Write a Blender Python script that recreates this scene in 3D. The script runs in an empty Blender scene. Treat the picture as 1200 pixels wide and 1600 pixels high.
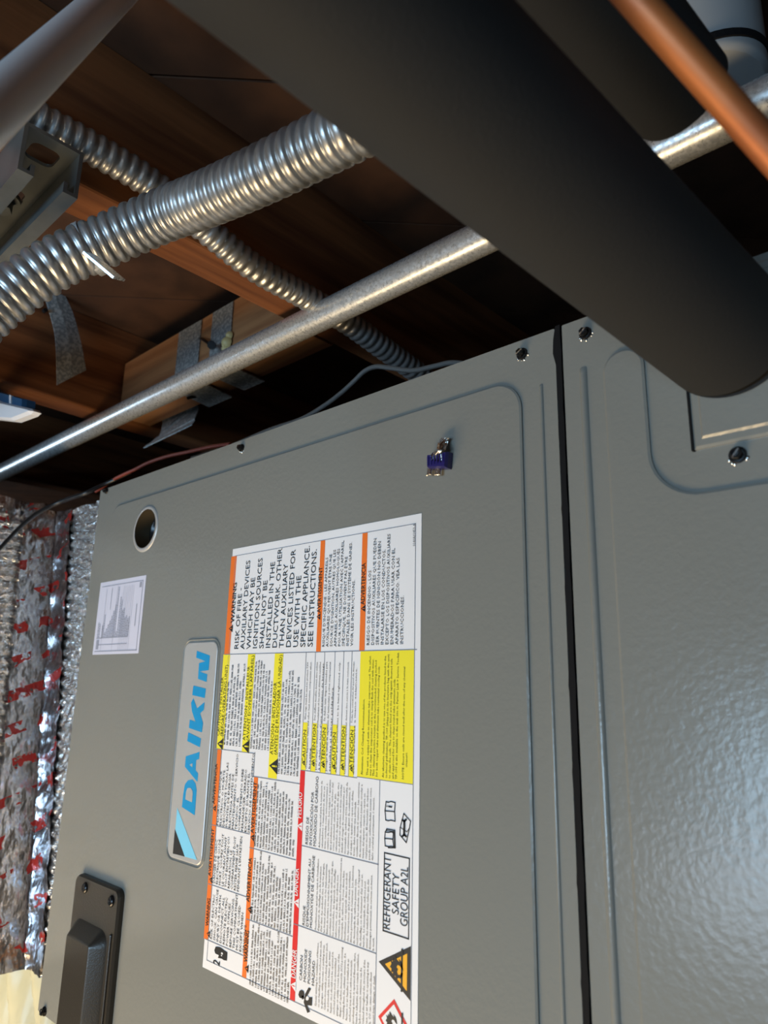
import bpy, bmesh, math, random
from mathutils import Vector, Matrix, Euler
from mathutils.geometry import tessellate_polygon

S = bpy.context.scene
COL = S.collection
PI = math.pi

# ------------------------------------------------------------------ camera
FPX = 1107.06                      # focal length in pixels of a 1200x1600 frame
CAM = Vector((0.0, -0.30, 0.0))
EUL = Euler((math.radians(103.894), math.radians(-1.170), math.radians(42.692)), 'XYZ')
cam_d = bpy.data.cameras.new('camera')
cam_d.sensor_fit = 'VERTICAL'
cam_d.sensor_height = 9.8
cam_d.sensor_width = 7.35
cam_d.lens = FPX / 1600 * 9.8
cam_d.clip_start = 0.01
cam_d.dof.use_dof = True
cam_d.dof.focus_distance = 0.45
cam_d.dof.aperture_fstop = 3.0
cam = bpy.data.objects.new('camera', cam_d)
cam.location = CAM
cam.rotation_euler = EUL
COL.objects.link(cam)
S.camera = cam

# ------------------------------------------------------------------ world and lights
w = bpy.data.worlds.new('world')
S.world = w
w.use_nodes = True
w.node_tree.nodes['Background'].inputs[0].default_value = (0.55, 0.68, 0.85, 1)
w.node_tree.nodes['Background'].inputs[1].default_value = 0.05


def area(name, loc, target, sx, sy, power, color, spread=180):
    l = bpy.data.lights.new(name, 'AREA')
    l.shape = 'RECTANGLE'
    l.size = sx
    l.size_y = sy
    l.energy = power
    l.color = color
    l.spread = math.radians(spread)
    o = bpy.data.objects.new(name, l)
    o.location = loc
    d = Vector(target) - Vector(loc)
    o.rotation_euler = d.to_track_quat('-Z', 'Y').to_euler()
    COL.objects.link(o)
    return o


area('low_window_daylight', (-0.50, -1.75, -0.48), (-0.42, 0, -0.10), 0.60, 0.10, 3.5, (0.70, 0.83, 1.0))
area('warm_floor_fill', (-0.66, -0.46, -0.82), (-0.56, -0.04, -0.24), 0.8, 0.32, 13.5, (1.0, 0.74, 0.42))  # added unseen fill from below, stands in for warm bounce off the floor
area('cool_back_fill', (-0.14, -1.65, -0.20), (-0.4, 0, 0.20), 0.9, 0.34, 16.5, (0.46, 0.74, 1.0))  # added cool fill from behind the camera, no visible source
area('side_rim_fill', (-2.6, -1.0, 0.05), (-0.5, 0, 0.2), 0.6, 0.3, 14, (0.66, 0.84, 1.0))  # added weak light from the left to brighten pipe edges, source unseen

S.view_settings.view_transform = 'Standard'
S.view_settings.look = 'None'
S.view_settings.gamma = 1
S.view_settings.use_curve_mapping = False
S.view_settings.exposure = 0.0


# ------------------------------------------------------------------ helpers
MROT = EUL.to_matrix()


def ray(px, py):
    return MROT @ Vector((px - 600, 800 - py, -FPX))


def at(px, py, ax, v):
    """where the sight line of a photo point meets the plane  axis = v"""
    d = ray(px, py)
    return CAM + d * ((v - CAM[ax]) / d[ax])


def atd(px, py, depth):
    return CAM + ray(px, py) * (depth / FPX)


def pn(px, py, y=0.0):
    """a point of the front panel plane"""
    p = at(px, py, 1, y)
    return (p.x, p.z)


class MB:
    def __init__(self):
        self.v, self.f, self.mi = [], [], []
        self.smooth = []

    def add(self, vs, fs, m=0, smooth=False):
        b = len(self.v)
        self.v += [tuple(p) for p in vs]
        for f in fs:
            self.f.append(tuple(i + b for i in f))
            self.mi.append(m)
            self.smooth.append(smooth)
        return self

    def box(self, x0, x1, y0, y1, z0, z1, m=0):
        vs = [(x, y, z) for x in (x0, x1) for y in (y0, y1) for z in (z0, z1)]
        fs = [(0, 1, 3, 2), (4, 6, 7, 5), (0, 4, 5, 1), (2, 3, 7, 6), (0, 2, 6, 4), (1, 5, 7, 3)]
        return self.add(vs, fs, m)

    def poly(self, pts2, y, m=0, hole=None):
        """flat polygon on the panel plane, pts2 = (x, z)"""
        loops = [[Vector((p[0], p[1], 0)) for p in pts2]]
        if hole:
            loops.append([Vector((p[0], p[1], 0)) for p in hole])
            pts2 = list(pts2) + list(hole)
        vs = [(p[0], y, p[1]) for p in pts2]
        tris = tessellate_polygon(loops)
        out = []
        for t in tris:
            a, b, c = (Vector((pts2[i][0], pts2[i][1])) for i in t)
            cr = (b.x - a.x) * (c.y - a.y) - (b.y - a.y) * (c.x - a.x)
            out.append(tuple(t) if cr > 0 else (t[0], t[2], t[1]))
        return self.add(vs, out, m)

    def plate(self, pts2, y_back, y_front, bevel=0.0, m=0, smooth=False, m_side=None, hole=None):
        """prism standing proud of the panel plane; y_front < y_back"""
        n = len(pts2)
        area2 = sum(pts2[i][0] * pts2[(i + 1) % n][1] - pts2[(i + 1) % n][0] * pts2[i][1] for i in range(n))
        if area2 < 0:
            pts2 = pts2[::-1]
        ms = m if m_side is None else m_side
        inner = offset(pts2, bevel) if bevel > 0 else pts2
        self.last_inner = inner
        yb = y_front + (y_back - y_front) * (0.35 if bevel > 0 and bevel < abs(y_back - y_front) else 1.0)
        rings = [(pts2, y_back)]
        if yb != y_back:
            rings.append((pts2, yb))
        rings.append((inner, y_front))
        vs, fs = [], []
        for r, y in rings:
            vs += [(p[0], y, p[1]) for p in r]
        for k in range(len(rings) - 1):
            for i in range(n):
                j = (i + 1) % n
                fs.append((k * n + i, k * n + j, (k + 1) * n + j, (k + 1) * n + i))
        self.add(vs, fs, ms, smooth)
        self.poly(inner, y_front, m, hole)
        return self

    def tube(self, pts, rad, seg=16, m=0, caps=True):
        """rad: number or list"""
        pts = [Vector(p) for p in pts]
        n = len(pts)
        rr = rad if isinstance(rad, (list, tuple)) else [rad] * n
        t0 = (pts[1] - pts[0]).normalized()
        up = Vector((0, 0, 1)) if abs(t0.z) < 0.9 else Vector((1, 0, 0))
        e1 = t0.cross(up).normalized()
        vs, fs = [], []
        for i in range(n):
            t = (pts[min(i + 1, n - 1)] - pts[max(i - 1, 0)]).normalized()
            e1 = (e1 - t * e1.dot(t)).normalized()
            e2 = t.cross(e1)
            for k in range(seg):
                a = 2 * PI * k / seg
                vs.append(pts[i] + (e1 * math.cos(a) + e2 * math.sin(a)) * rr[i])
        for i in range(n - 1):
            for k in range(seg):
                l = (k + 1) % seg
                fs.append((i * seg + k, i * seg + l, (i + 1) * seg + l, (i + 1) * seg + k))
        self.add(vs, fs, m, True)
        if caps:
            self.add(vs[:seg], [tuple(range(seg))[::-1]], m)
            self.add(vs[-seg:], [tuple(range(seg))], m)
        return self

    def strip(self, pts, wdir, width, thick, m=0):
        """bent sheet metal strip: path points, width direction(s)"""
        pts = [Vector(p) for p in pts]
        n = len(pts)
        vs, fs = [], []
        for i in range(n):
            t = (pts[min(i + 1, n - 1)] - pts[max(i - 1, 0)]).normalized()
            wd = Vector(wdir[i] if isinstance(wdir, list) else wdir).normalized()
            wd = (wd - t * wd.dot(t)).normalized()
            nn = t.cross(wd)
            for a, b in ((-1, -1), (1, -1), (1, 1), (-1, 1)):
                vs.append(pts[i] + wd * (a * width / 2) + nn * (b * thick / 2))
        for i in range(n - 1):
            for k in range(4):
                l = (k + 1) % 4
                fs.append((i * 4 + k, i * 4 + l, (i + 1) * 4 + l, (i + 1) * 4 + k))
        fs.append((3, 2, 1, 0))
        fs.append(tuple((n - 1) * 4 + k for k in range(4)))
        return self.add(vs, fs, m)

    def lathe(self, prof, centre, axis='-Y', seg=24, m=0, smooth=True, ang=0):
        """prof: list of (radius, height towards the viewer) on the panel"""
        cx, cy, cz = centre
        n = len(prof)
        vs, fs = [], []
        for r, h in prof:
            for k in range(seg):
                a = 2 * PI * k / seg + ang
                vs.append((cx + r * math.cos(a), cy - h, cz + r * math.sin(a)))
        for i in range(n - 1):
            for k in range(seg):
                l = (k + 1) % seg
                fs.append((i * seg + k, i * seg + l, (i + 1) * seg + l, (i + 1) * seg + k))
        self.add(vs, fs, m, smooth)
        return self

    def build(self, name, mats, parent=None, recalc=False):
        me = bpy.data.meshes.new(name)
        me.from_pydata(self.v, [], self.f)
        if not isinstance(mats, (list, tuple)):
            mats = [mats]
        for x in mats:
            me.materials.append(x)
        me.polygons.foreach_set('material_index', self.mi)
        me.polygons.foreach_set('use_smooth', self.smooth)
        if recalc:
            bm = bmesh.new()
            bm.from_mesh(me)
            bmesh.ops.recalc_face_normals(bm, faces=bm.faces)
            bm.to_mesh(me)
            bm.free()
        me.update()
        o = bpy.data.objects.new(name, me)
        COL.objects.link(o)
        if parent:
            o.parent = parent
            o.matrix_parent_inverse = parent.matrix_basis.inverted()
        return o


def offset(pts, d):
    """inset of a counter-clockwise outline"""
    n = len(pts)
    out = []
    for i in range(n):
        p0, p1, p2 = (Vector(pts[(i + k) % n]) for k in (-1, 0, 1))
        a, b = (p1 - p0), (p2 - p1)
        if a.length < 1e-9:
            a = b
        if b.length < 1e-9:
            b = a
        a.normalize()
        b.normalize()
        na, nb = Vector((-a.y, a.x)), Vector((-b.y, b.x))
        k = na + nb
        k.normalize()
        c = max(0.4, k.dot(na))
        q = p1 + k * (d / c)
        out.append((q.x, q.y))
    return out


def rounded(pts, radii, seg=8):
    """polygon with rounded corners"""
    n = len(pts)
    out = []
    for i in range(n):
        p0, p1, p2 = (Vector(pts[(i + k) % n]) for k in (-1, 0, 1))
        r = radii[i] if isinstance(radii, (list, tuple)) else radii
        if r <= 0:
            out.append(tuple(p1))
            continue
        a, b = (p0 - p1).normalized(), (p2 - p1).normalized()
        th = a.angle(b)
        t = r / math.tan(th / 2)
        s, e = p1 + a * t, p1 + b * t
        c = p1 + (a + b).normalized() * (r / math.sin(th / 2))
        a0 = math.atan2(s.y - c.y, s.x - c.x)
        a1 = math.atan2(e.y - c.y, e.x - c.x)
        da = (a1 - a0 + PI) % (2 * PI) - PI
        for k in range(seg + 1):
            q = a0 + da * k / seg
            out.append((c.x + r * math.cos(q), c.y + r * math.sin(q)))
    return out


def smooth_path(pts, n=12):
    """Catmull-Rom"""
    pts = [Vector(p) for p in pts]
    P = [pts[0] * 2 - pts[1]] + pts + [pts[-1] * 2 - pts[-2]]
    out = []
    for i in range(1, len(P) - 2):
        p0, p1, p2, p3 = P[i - 1:i + 3]
        for k in range(n):
            t = k / n
            out.append(0.5 * ((2 * p1) + (p2 - p0) * t + (2 * p0 - 5 * p1 + 4 * p2 - p3) * t * t + (3 * p1 - p0 - 3 * p2 + p3) * t ** 3))
    out.append(pts[-1])
    return out


def resample(pts, step):
    out = [pts[0].copy()]
    acc = 0.0
    for a, b in zip(pts, pts[1:]):
        L = (b - a).length
        while L > 1e-9 and acc + L >= step:
            a = a + (b - a) * ((step - acc) / L)
            out.append(a.copy())
            L = (b - a).length
            acc = 0.0
        acc += L
    return out


def tag(o, label=None, cat=None, group=None, kind=None):
    if label: o['label'] = label
    if cat: o['category'] = cat
    if group: o['group'] = group
    if kind: o['kind'] = kind
    return o


def empty(name, loc, label, cat, group=None):
    o = bpy.data.objects.new(name, None)
    o.empty_display_size = 0.02
    o.location = loc
    COL.objects.link(o)
    return tag(o, label, cat, group)


# ------------------------------------------------------------------ materials
def mat(name, color, rough=0.5, metal=0.0, spec=0.5, bump=None, vary=None, coat=0.0, emis=None, rvary=None):
    """bump = (scale, strength, distance, stretch xyz); vary = (scale, color2, low, high, stretch)"""
    m = bpy.data.materials.new(name)
    m.use_nodes = True
    nt = m.node_tree
    b = nt.nodes['Principled BSDF']
    b.inputs['Base Color'].default_value = (*color, 1)
    b.inputs['Roughness'].default_value = rough
    b.inputs['Metallic'].default_value = metal
    b.inputs['Specular IOR Level'].default_value = spec
    b.inputs['Coat Weight'].default_value = coat
    b.inputs['Coat Roughness'].default_value = 0.08

    def coords(stretch):
        tc = nt.nodes.new('ShaderNodeTexCoord')
        mp = nt.nodes.new('ShaderNodeMapping')
        mp.inputs['Scale'].default_value = stretch
        nt.links.new(tc.outputs['Object'], mp.inputs['Vector'])
        return mp.outputs['Vector']

    def noise(scale, stretch, detail=4):
        n = nt.nodes.new('ShaderNodeTexNoise')
        n.inputs['Scale'].default_value = scale
        n.inputs['Detail'].default_value = detail
        nt.links.new(coords(stretch), n.inputs['Vector'])
        return n.outputs['Fac']
    if vary:
        sc, c2, lo, hi, st = vary
        r = nt.nodes.new('ShaderNodeValToRGB')
        r.color_ramp.elements[0].position = lo
        r.color_ramp.elements[0].color = (*color, 1)
        r.color_ramp.elements[1].position = hi
        r.color_ramp.elements[1].color = (*c2, 1)
        nt.links.new(noise(sc, st), r.inputs['Fac'])
        nt.links.new(r.outputs['Color'], b.inputs['Base Color'])
    if rvary:
        sc, lo, hi, st = rvary
        mr = nt.nodes.new('ShaderNodeMapRange')
        mr.inputs['From Min'].default_value = 0.35
        mr.inputs['From Max'].default_value = 0.65
        mr.inputs['To Min'].default_value = lo
        mr.inputs['To Max'].default_value = hi
        nt.links.new(noise(sc, st), mr.inputs['Value'])
        nt.links.new(mr.outputs['Result'], b.inputs['Roughness'])
    if bump:
        sc, stg, dist, st = bump
        bn = nt.nodes.new('ShaderNodeBump')
        bn.inputs['Strength'].default_value = stg
        bn.inputs['Distance'].default_value = dist
        nt.links.new(noise(sc, st, 2), bn.inputs['Height'])
        nt.links.new(bn.outputs['Normal'], b.inputs['Normal'])
        if coat:
            nt.links.new(bn.outputs['Normal'], b.inputs['Coat Normal'])
    return m


ONE = (1, 1, 1)
M = {}
M['paint'] = mat('grey_paint', (0.205, 0.205, 0.187), 0.22, 0.0, 0.5, bump=(300, 0.20, 0.0008, ONE))
M['black'] = mat('black_rubber', (0.008, 0.008, 0.009), 0.85, 0, 0.15)
M['black_metal'] = mat('black_screw_metal', (0.03, 0.03, 0.032), 0.25, 0.8)
M['dark_steel'] = mat('dark_bronze_steel', (0.12, 0.095, 0.06), 0.3, 0.6)
M['handle'] = mat('dark_brown_black_plastic', (0.030, 0.025, 0.019), 0.32, 0.0, 0.5, bump=(900, 0.25, 0.0004, ONE))
M['white'] = mat('white_label_paper', (0.78, 0.77, 0.79), 0.45)
M['ink'] = mat('black_ink', (0.012, 0.012, 0.014), 0.5)
M['greyink'] = mat('grey_ink', (0.20, 0.21, 0.25), 0.5)
M['orange'] = mat('orange_ink', (0.82, 0.17, 0.02), 0.45)
M['yellow'] = mat('yellow_ink', (0.86, 0.74, 0.03), 0.45)
M['red'] = mat('red_ink', (0.70, 0.02, 0.02), 0.45)
M['amber'] = mat('amber_ink', (0.86, 0.42, 0.02), 0.45)
M['badge'] = mat('silver_badge', (0.45, 0.44, 0.43), 0.35, 0.25)
M['blue'] = mat('logo_blue', (0.0, 0.27, 0.58), 0.35)
M['lightblue'] = mat('logo_light_blue', (0.20, 0.58, 0.82), 0.35)
M['chart'] = mat('pale_chart_paper', (0.62, 0.62, 0.74), 0.5)
M['galv'] = mat('galvanised_steel', (0.50, 0.52, 0.54), 0.30, 0.6, vary=(480, (0.68, 0.70, 0.72), 0.40, 0.62, ONE), rvary=(420, 0.24, 0.40, ONE))
M['galv_dull'] = mat('dull_galvanised_strap', (0.26, 0.29, 0.30), 0.5, 0.5, vary=(330, (0.48, 0.51, 0.52), 0.45, 0.6, ONE))
M['strut'] = mat('strut_steel', (0.20, 0.215, 0.215), 0.42, 0.75, vary=(30, (0.15, 0.16, 0.16), 0.4, 0.65, ONE))
M['flex'] = mat('flexible_conduit_steel', (0.42, 0.42, 0.42), 0.33, 0.75, vary=(90, (0.30, 0.295, 0.29), 0.45, 0.7, ONE))
M['pipe'] = mat('smooth_steel_pipe', (0.90, 0.89, 0.89), 0.30, 0.35)
M['foam'] = mat('black_foam_insulation', (0.018, 0.018, 0.0185), 0.75, 0.0, 0.3, bump=(700, 0.2, 0.0006, ONE))
M['copper'] = mat('copper', (0.42, 0.135, 0.04), 0.45, 0.4, vary=(25, (0.30, 0.085, 0.03), 0.45, 0.7, (1, 1, 1)))
M['wood'] = mat('joist_wood', (0.25, 0.095, 0.036), 0.7, 0, 0.2, vary=(30, (0.10, 0.035, 0.015), 0.40, 0.65, (1.6, 0.10, 1.6)), bump=(60, 0.3, 0.002, (1.6, 0.1, 1.6)))
M['wood_block'] = mat('block_wood', (0.42, 0.20, 0.085), 0.7, 0, 0.3, vary=(42, (0.25, 0.10, 0.04), 0.42, 0.62, (0.10, 1.6, 1.6)), bump=(60, 0.3, 0.002, (0.1, 1.6, 1.6)))
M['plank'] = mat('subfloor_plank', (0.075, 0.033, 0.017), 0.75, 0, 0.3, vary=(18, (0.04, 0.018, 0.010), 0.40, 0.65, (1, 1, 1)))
M['cable'] = mat('grey_cable', (0.10, 0.095, 0.09), 0.5)
M['redwire'] = mat('red_wire', (0.20, 0.035, 0.02), 0.5)
M['blackcable'] = mat('black_cable', (0.012, 0.012, 0.013), 0.3)
M['greyduct'] = mat('pale_grey_sheet', (0.34, 0.35, 0.36), 0.5)
M['bluebox'] = mat('blue_plastic', (0.02, 0.09, 0.19), 0.4)
M['whiteplastic'] = mat('white_plastic', (0.72, 0.73, 0.78), 0.4)
M['cream'] = mat('cream_sheet', (0.50, 0.49, 0.36), 0.35)
M['fuse'] = mat('blue_fuse_plastic', (0.018, 0.015, 0.11), 0.2, 0, 0.6)
M['tin'] = mat('bright_tin', (0.75, 0.74, 0.72), 0.18, 1.0, bump=(500, 0.5, 0.0006, ONE))
M['concrete'] = mat('concrete', (0.30, 0.27, 0.23), 0.85, vary=(6, (0.22, 0.20, 0.17), 0.4, 0.65, ONE))
M['wall'] = mat('dark_wall', (0.10, 0.085, 0.07), 0.9)
M['ply'] = mat('plywood', (0.35, 0.23, 0.12), 0.8, vary=(20, (0.27, 0.17, 0.09), 0.4, 0.65, (0.2, 1, 1)))
M['foil'] = mat('bubble_foil', (0.92, 0.91, 0.90), 0.24, 0.95, bump=(200, 1.0, 0.005, (0.55, 0.55, 2.2)))


def tape_material():
    m = mat('printed_foil_tape', (0.55, 0.54, 0.54), 0.25, 0.8, bump=(120, 0.7, 0.003, (1, 1, 0.6)))
    nt = m.node_tree
    b = nt.nodes['Principled BSDF']
    tc = nt.nodes.new('ShaderNodeTexCoord')
    sep = nt.nodes.new('ShaderNodeSeparateXYZ')
    nt.links.new(tc.outputs['UV'], sep.inputs[0])

    def mth(op, a, bb):
        n = nt.nodes.new('ShaderNodeMath')
        n.operation = op
        for i, q in enumerate((a, bb)):
            if isinstance(q, (int, float)):
                n.inputs[i].default_value = q
            elif q is not None:
                nt.links.new(q, n.inputs[i])
        return n.outputs[0]
    # u across (metres), v along (metres): slanted bands of print
    s = mth('ADD', mth('MULTIPLY', sep.outputs[1], 1.0), mth('MULTIPLY', sep.outputs[0], -0.35))
    fr = mth('FRACT', mth('MULTIPLY', s, 1 / 0.034), None)
    band = mth('LESS_THAN', fr, 0.34)
    n = nt.nodes.new('ShaderNodeTexNoise')
    n.inputs['Scale'].default_value = 120
    nt.links.new(tc.outputs['UV'], n.inputs['Vector'])
    letters = mth('GREATER_THAN', n.outputs['Fac'], 0.44)
    n2 = nt.nodes.new('ShaderNodeTexNoise')
    n2.inputs['Scale'].default_value = 32
    nt.links.new(tc.outputs['UV'], n2.inputs['Vector'])
    wear = mth('GREATER_THAN', n2.outputs['Fac'], 0.50)
    mask = mth('MULTIPLY', mth('MULTIPLY', band, letters), wear)
    mix = nt.nodes.new('ShaderNodeMix')
    mix.data_type = 'RGBA'
    nt.links.new(mask, mix.inputs['Factor'])
    mix.inputs['A'].default_value = (0.60, 0.57, 0.58, 1)
    mix.inputs['B'].default_value = (0.36, 0.03, 0.025, 1)
    nt.links.new(mix.outputs['Result'], b.inputs['Base Color'])
    mm = mth('SUBTRACT', 1.0, mth('MULTIPLY', mask, 0.75))
    nt.links.new(mm, b.inputs['Metallic'])
    return m


M['tape'] = tape_material()

# ------------------------------------------------------------------ setting
ZJ, ZC = 0.302, 0.412          # underside of the joists, underside of the subfloor
FLOOR = -0.90
tag(MB().box(-3.2, 2.2, -3.0, 2.8, FLOOR - 0.05, FLOOR).build('floor', M['concrete']), kind='structure')
tag(MB().box(-3.2, 2.2, 2.6, 2.7, FLOOR, 0.45).build('wall_back', M['wall']), kind='structure')
tag(MB().box(-2.9, -2.8, -2.6, 2.6, FLOOR, 0.45).build('wall_left', M['wall']), kind='structure')
tag(MB().box(1.6, 1.7, -2.6, 2.6, FLOOR, 0.45).build('wall_right', M['wall']), kind='structure')

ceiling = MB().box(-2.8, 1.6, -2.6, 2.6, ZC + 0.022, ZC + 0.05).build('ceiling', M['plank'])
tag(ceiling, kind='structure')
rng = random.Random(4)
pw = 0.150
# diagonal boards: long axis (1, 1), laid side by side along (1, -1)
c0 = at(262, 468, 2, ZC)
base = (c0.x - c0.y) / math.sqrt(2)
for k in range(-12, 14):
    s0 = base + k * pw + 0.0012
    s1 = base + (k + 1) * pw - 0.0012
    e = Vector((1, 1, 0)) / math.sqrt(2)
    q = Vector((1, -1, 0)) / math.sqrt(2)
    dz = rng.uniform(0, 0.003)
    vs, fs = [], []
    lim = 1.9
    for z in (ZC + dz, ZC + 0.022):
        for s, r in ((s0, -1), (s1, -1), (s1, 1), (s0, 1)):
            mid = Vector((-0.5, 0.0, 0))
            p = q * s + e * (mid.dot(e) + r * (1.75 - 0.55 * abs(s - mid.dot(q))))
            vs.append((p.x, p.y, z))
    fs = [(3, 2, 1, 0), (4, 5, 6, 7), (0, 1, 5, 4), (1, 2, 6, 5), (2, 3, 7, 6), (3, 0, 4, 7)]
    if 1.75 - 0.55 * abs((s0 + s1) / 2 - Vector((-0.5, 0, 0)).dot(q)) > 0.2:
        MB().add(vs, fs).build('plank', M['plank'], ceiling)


def joist(x, label, y0=-2.4, y1=2.5):
    mb = MB()
    x0, x1 = x - 0.018, x + 0.018
    prof = rounded([(x0, ZJ), (x1, ZJ), (x1, ZC), (x0, ZC)], [0.003, 0.003, 0, 0], 3)
    n = len(prof)
    ys = [y0 + (y1 - y0) * i / 40 for i in range(41)]
    vs = []
    for i, y in enumerate(ys):
        wob = 0.0012 * math.sin(i * 1.7 + x * 30)
        vs += [(p[0] + wob, y, p[1] + (wob * 0.6 if p[1] < ZC - 0.01 else 0)) for p in prof]
    fs = [(i * n + k, i * n + (k + 1) % n, (i + 1) * n + (k + 1) % n, (i + 1) * n + k) for i in range(40) for k in range(n)]
    fs += [tuple(range(n)), tuple(40 * n + k for k in range(n))[::-1]]
    mb.add(vs, fs)
    return tag(mb.build('floor_joist', M['wood'], recalc=True), label, 'joist', 'floor joists under the boards')


joist(-0.421, 'brown wooden joist with thin flexible conduit running along it')
joist(-0.783, 'brown wooden joist at left with wide steel strap hanging beside it')
joist(-1.146, 'dark joist at far left, half hidden behind the steel conduit end')

# wooden block between the two joists
XB0, XB1, YB0, YB1, ZB0, ZB1 = -0.763, -0.4405, 0.059, 0.100, 0.302, 0.371
blk = MB()
pr_ = rounded([(YB0, ZB0), (YB1, ZB0), (YB1, ZB1), (YB0, ZB1)], 0.002, 3)
n = len(pr_)
vs = [(x, p[0], p[1]) for x in (XB0, XB1) for p in pr_]
blk.add(vs, [(k, (k + 1) % n, n + (k + 1) % n, n + k) for k in range(n)] + [tuple(range(n)), tuple(range(n, 2 * n))[::-1]])
tag(blk.build('blocking', M['wood_block'], recalc=True), 'short light brown wood block wedged between two joists behind the steel conduit', 'block')


# hanger straps
def block_strap(px0, px1, label, tail):
    a = at(px0[0], px0[1], 1, YB0).x
    b = at(px1[0], px1[1], 1, YB0).x
    xm, wd = (a + b) / 2, abs(b - a)
    pts = [(xm, YB0 - 0.0012, 0.368), (xm, YB0 - 0.0012, 0.34), (xm, YB0 - 0.0012, 0.308), (xm, YB0 - 0.0012, 0.3030), (xm, YB0 - 0.0006, 0.3012), (xm, YB0 + 0.004, 0.3004)]
    pts += tail(xm)
    o = MB().strip(pts, (1, 0, 0), wd, 0.0012).build('hanger_strap', M['galv_dull'], recalc=True)
    return tag(o, label, 'strap', 'galvanised straps on the wood block')


block_strap((282, 520), (317, 500), 'left galvanised strap over wood block, crossed by bent nail',
            lambda x: [(x, 0.075, 0.2990), (x, 0.090, 0.2975), (x, 0.102, 0.296)])
block_strap((335, 490), (366, 478), 'right galvanised strap over wood block, with a yellow glue blob',
            lambda x: [(x, 0.075, 0.2992), (x, 0.090, 0.2985), (x, 0.102, 0.298)])
cp = [at(275, 648, 1, 0.104), at(276, 655, 1, 0.1025), at(277, 664, 1, 0.098), at(270, 674, 1, 0.090), at(262, 682, 1, 0.078)]
cp[0] = Vector((-0.708, 0.1025, 0.318))
cp[1] = Vector((-0.708, 0.1035, 0.300))
cp = smooth_path(cp, 5)
tag(MB().strip(cp, (1, 0.05, 0), 0.062, 0.0012).build('hanger_strap', M['galv_dull'], recalc=True),
    'curled end of a galvanised strap under left end of wood block', 'strap', 'galvanised straps on the wood block')

# long strap hanging by the left joist
pts = [at(78, 420, 0, -0.745), at(90, 470, 0, -0.742), at(97, 520, 0, -0.74), at(104, 590, 0, -0.733)]
sp = smooth_path([(-0.76, -0.030, 0.41), (-0.755, -0.031, 0.395), (-0.748, -0.024, 0.362), (-0.742, -0.012, 0.330)], 6)
sd = Vector((0.10, 0.92, 0.42))
strap = empty('hanger_strap', (-0.76, -0.03, 0.41), 'wide speckled steel strap hanging down loose beside left joist', 'strap')
lf = [at(*p, 0, -0.752) for p in ((60, 440), (68, 475), (75, 510), (79, 540), (82, 606))]
rt = [at(*p, 0, -0.752) for p in ((90, 420), (93, 455), (107, 495), (118, 540), (127, 583))]
lf, rt = smooth_path(lf, 4), smooth_path(rt, 4)
vs, fs = [], []
for i, (a, b) in enumerate(zip(lf, rt)):
    bow = Vector((0.012 * math.sin(i / len(lf) * 2.2), 0, 0))
    for d in (0, 0.0014):
        vs += [a + bow + Vector((d, 0, 0)), (a + b) / 2 + bow + Vector((d + 0.001, 0, 0)), b + bow + Vector((d, 0, 0))]
nn = len(lf)
for i in range(nn - 1):
    a, b = i * 6, (i + 1) * 6
    fs += [(a, a + 1, b + 1, b), (a + 1, a + 2, b + 2, b + 1), (a + 3, b + 3, b + 4, a + 4), (a + 4, b + 4, b + 5, a + 5), (a, b, b + 3, a + 3), (a + 2, a + 5, b + 5, b + 2)]
fs += [(0, 3, 4, 1), (1, 4, 5, 2)]
a = (nn - 1) * 6
fs += [(a, a + 1, a + 4, a + 3), (a + 1, a + 2, a + 5, a + 4)]
MB().add(vs, fs).build('strap_band', M['galv_dull'], strap, recalc=True)
h = at(69, 486, 0, -0.7435)
MB().tube([h + Vector((0.004, 0, 0)), h + Vector((-0.001, 0, 0))], 0.0022, 12).build('nail_hole', M['black'], strap)

# nails and glue on the block
nl = empty('nail', (-0.605, YB0, 0.352), 'bent dark nail sticking out between two straps on wood block', 'nail')
a, b = at(332, 541, 1, YB0 - 0.012), at(306, 527, 1, YB0 - 0.002)
mid = (a + b) / 2 + Vector((0, -0.002, 0.002))
MB().tube(smooth_path([b + Vector((0, 0.004, 0)), mid, a], 5), 0.0016, 10).build('shank', M['black_metal'], nl)
MB().tube([a + Vector((0.001, -0.001, 0)), a + Vector((0.0035, -0.0035, -0.001))], 0.0042, 12).build('head', M['black_metal'], nl)
a = at(293, 622, 2, ZB0 - 0.008)
tag(MB().tube([(a.x, 0.085, ZB0), a], 0.0018, 10).build('nail', M['black_metal']), 'small dark nail poking out of underside of wood block', 'nail')
a = at(353, 535, 1, YB0 - 0.004)
gl = MB()
for dx, dz, r in ((0, 0, 0.0065), (0.003, 0.007, 0.0045), (-0.003, -0.005, 0.0042)):
    gl.lathe([(r, 0), (r * 0.9, r * 0.5), (r * 0.4, r * 0.9), (0.0001, r)], (a.x + dx, YB0 - 0.0018, a.z + dz), seg=10)
tag(gl.build('glue_blob', mat('dried_glue', (0.6, 0.48, 0.22), 0.5)), 'small yellowish dried glue blob on right block strap', 'glue')

# ------------------------------------------------------------------ pipes and conduits
ec = empty('steel_conduit', (-1.3, 0.036, 0.284), 'straight shiny galvanised steel conduit running below the joists', 'conduit')
MB().tube([(-2.2, 0.0330, 0.2850), (-0.30, 0.0360, 0.2845), (0.9, 0.040, 0.284)], 0.0112, 40).build('tube', M['galv'], ec)


def flexmesh(path, R, pitch, depth=0.10, seg=28, sharp=False):
    per = 8
    pts = resample(path, pitch / per)
    prof = [-0.12, 0.0, 0.0, -0.06, -0.25, -0.95, -1.0, -0.45] if not sharp else [0.05, -0.1, -0.6, -1.0, -1.0, -0.7, -0.25, 0.0]
    rad = [R * (1 + depth * prof[i % per]) for i in range(len(pts))]
    return MB().tube(pts, rad, seg)


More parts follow.
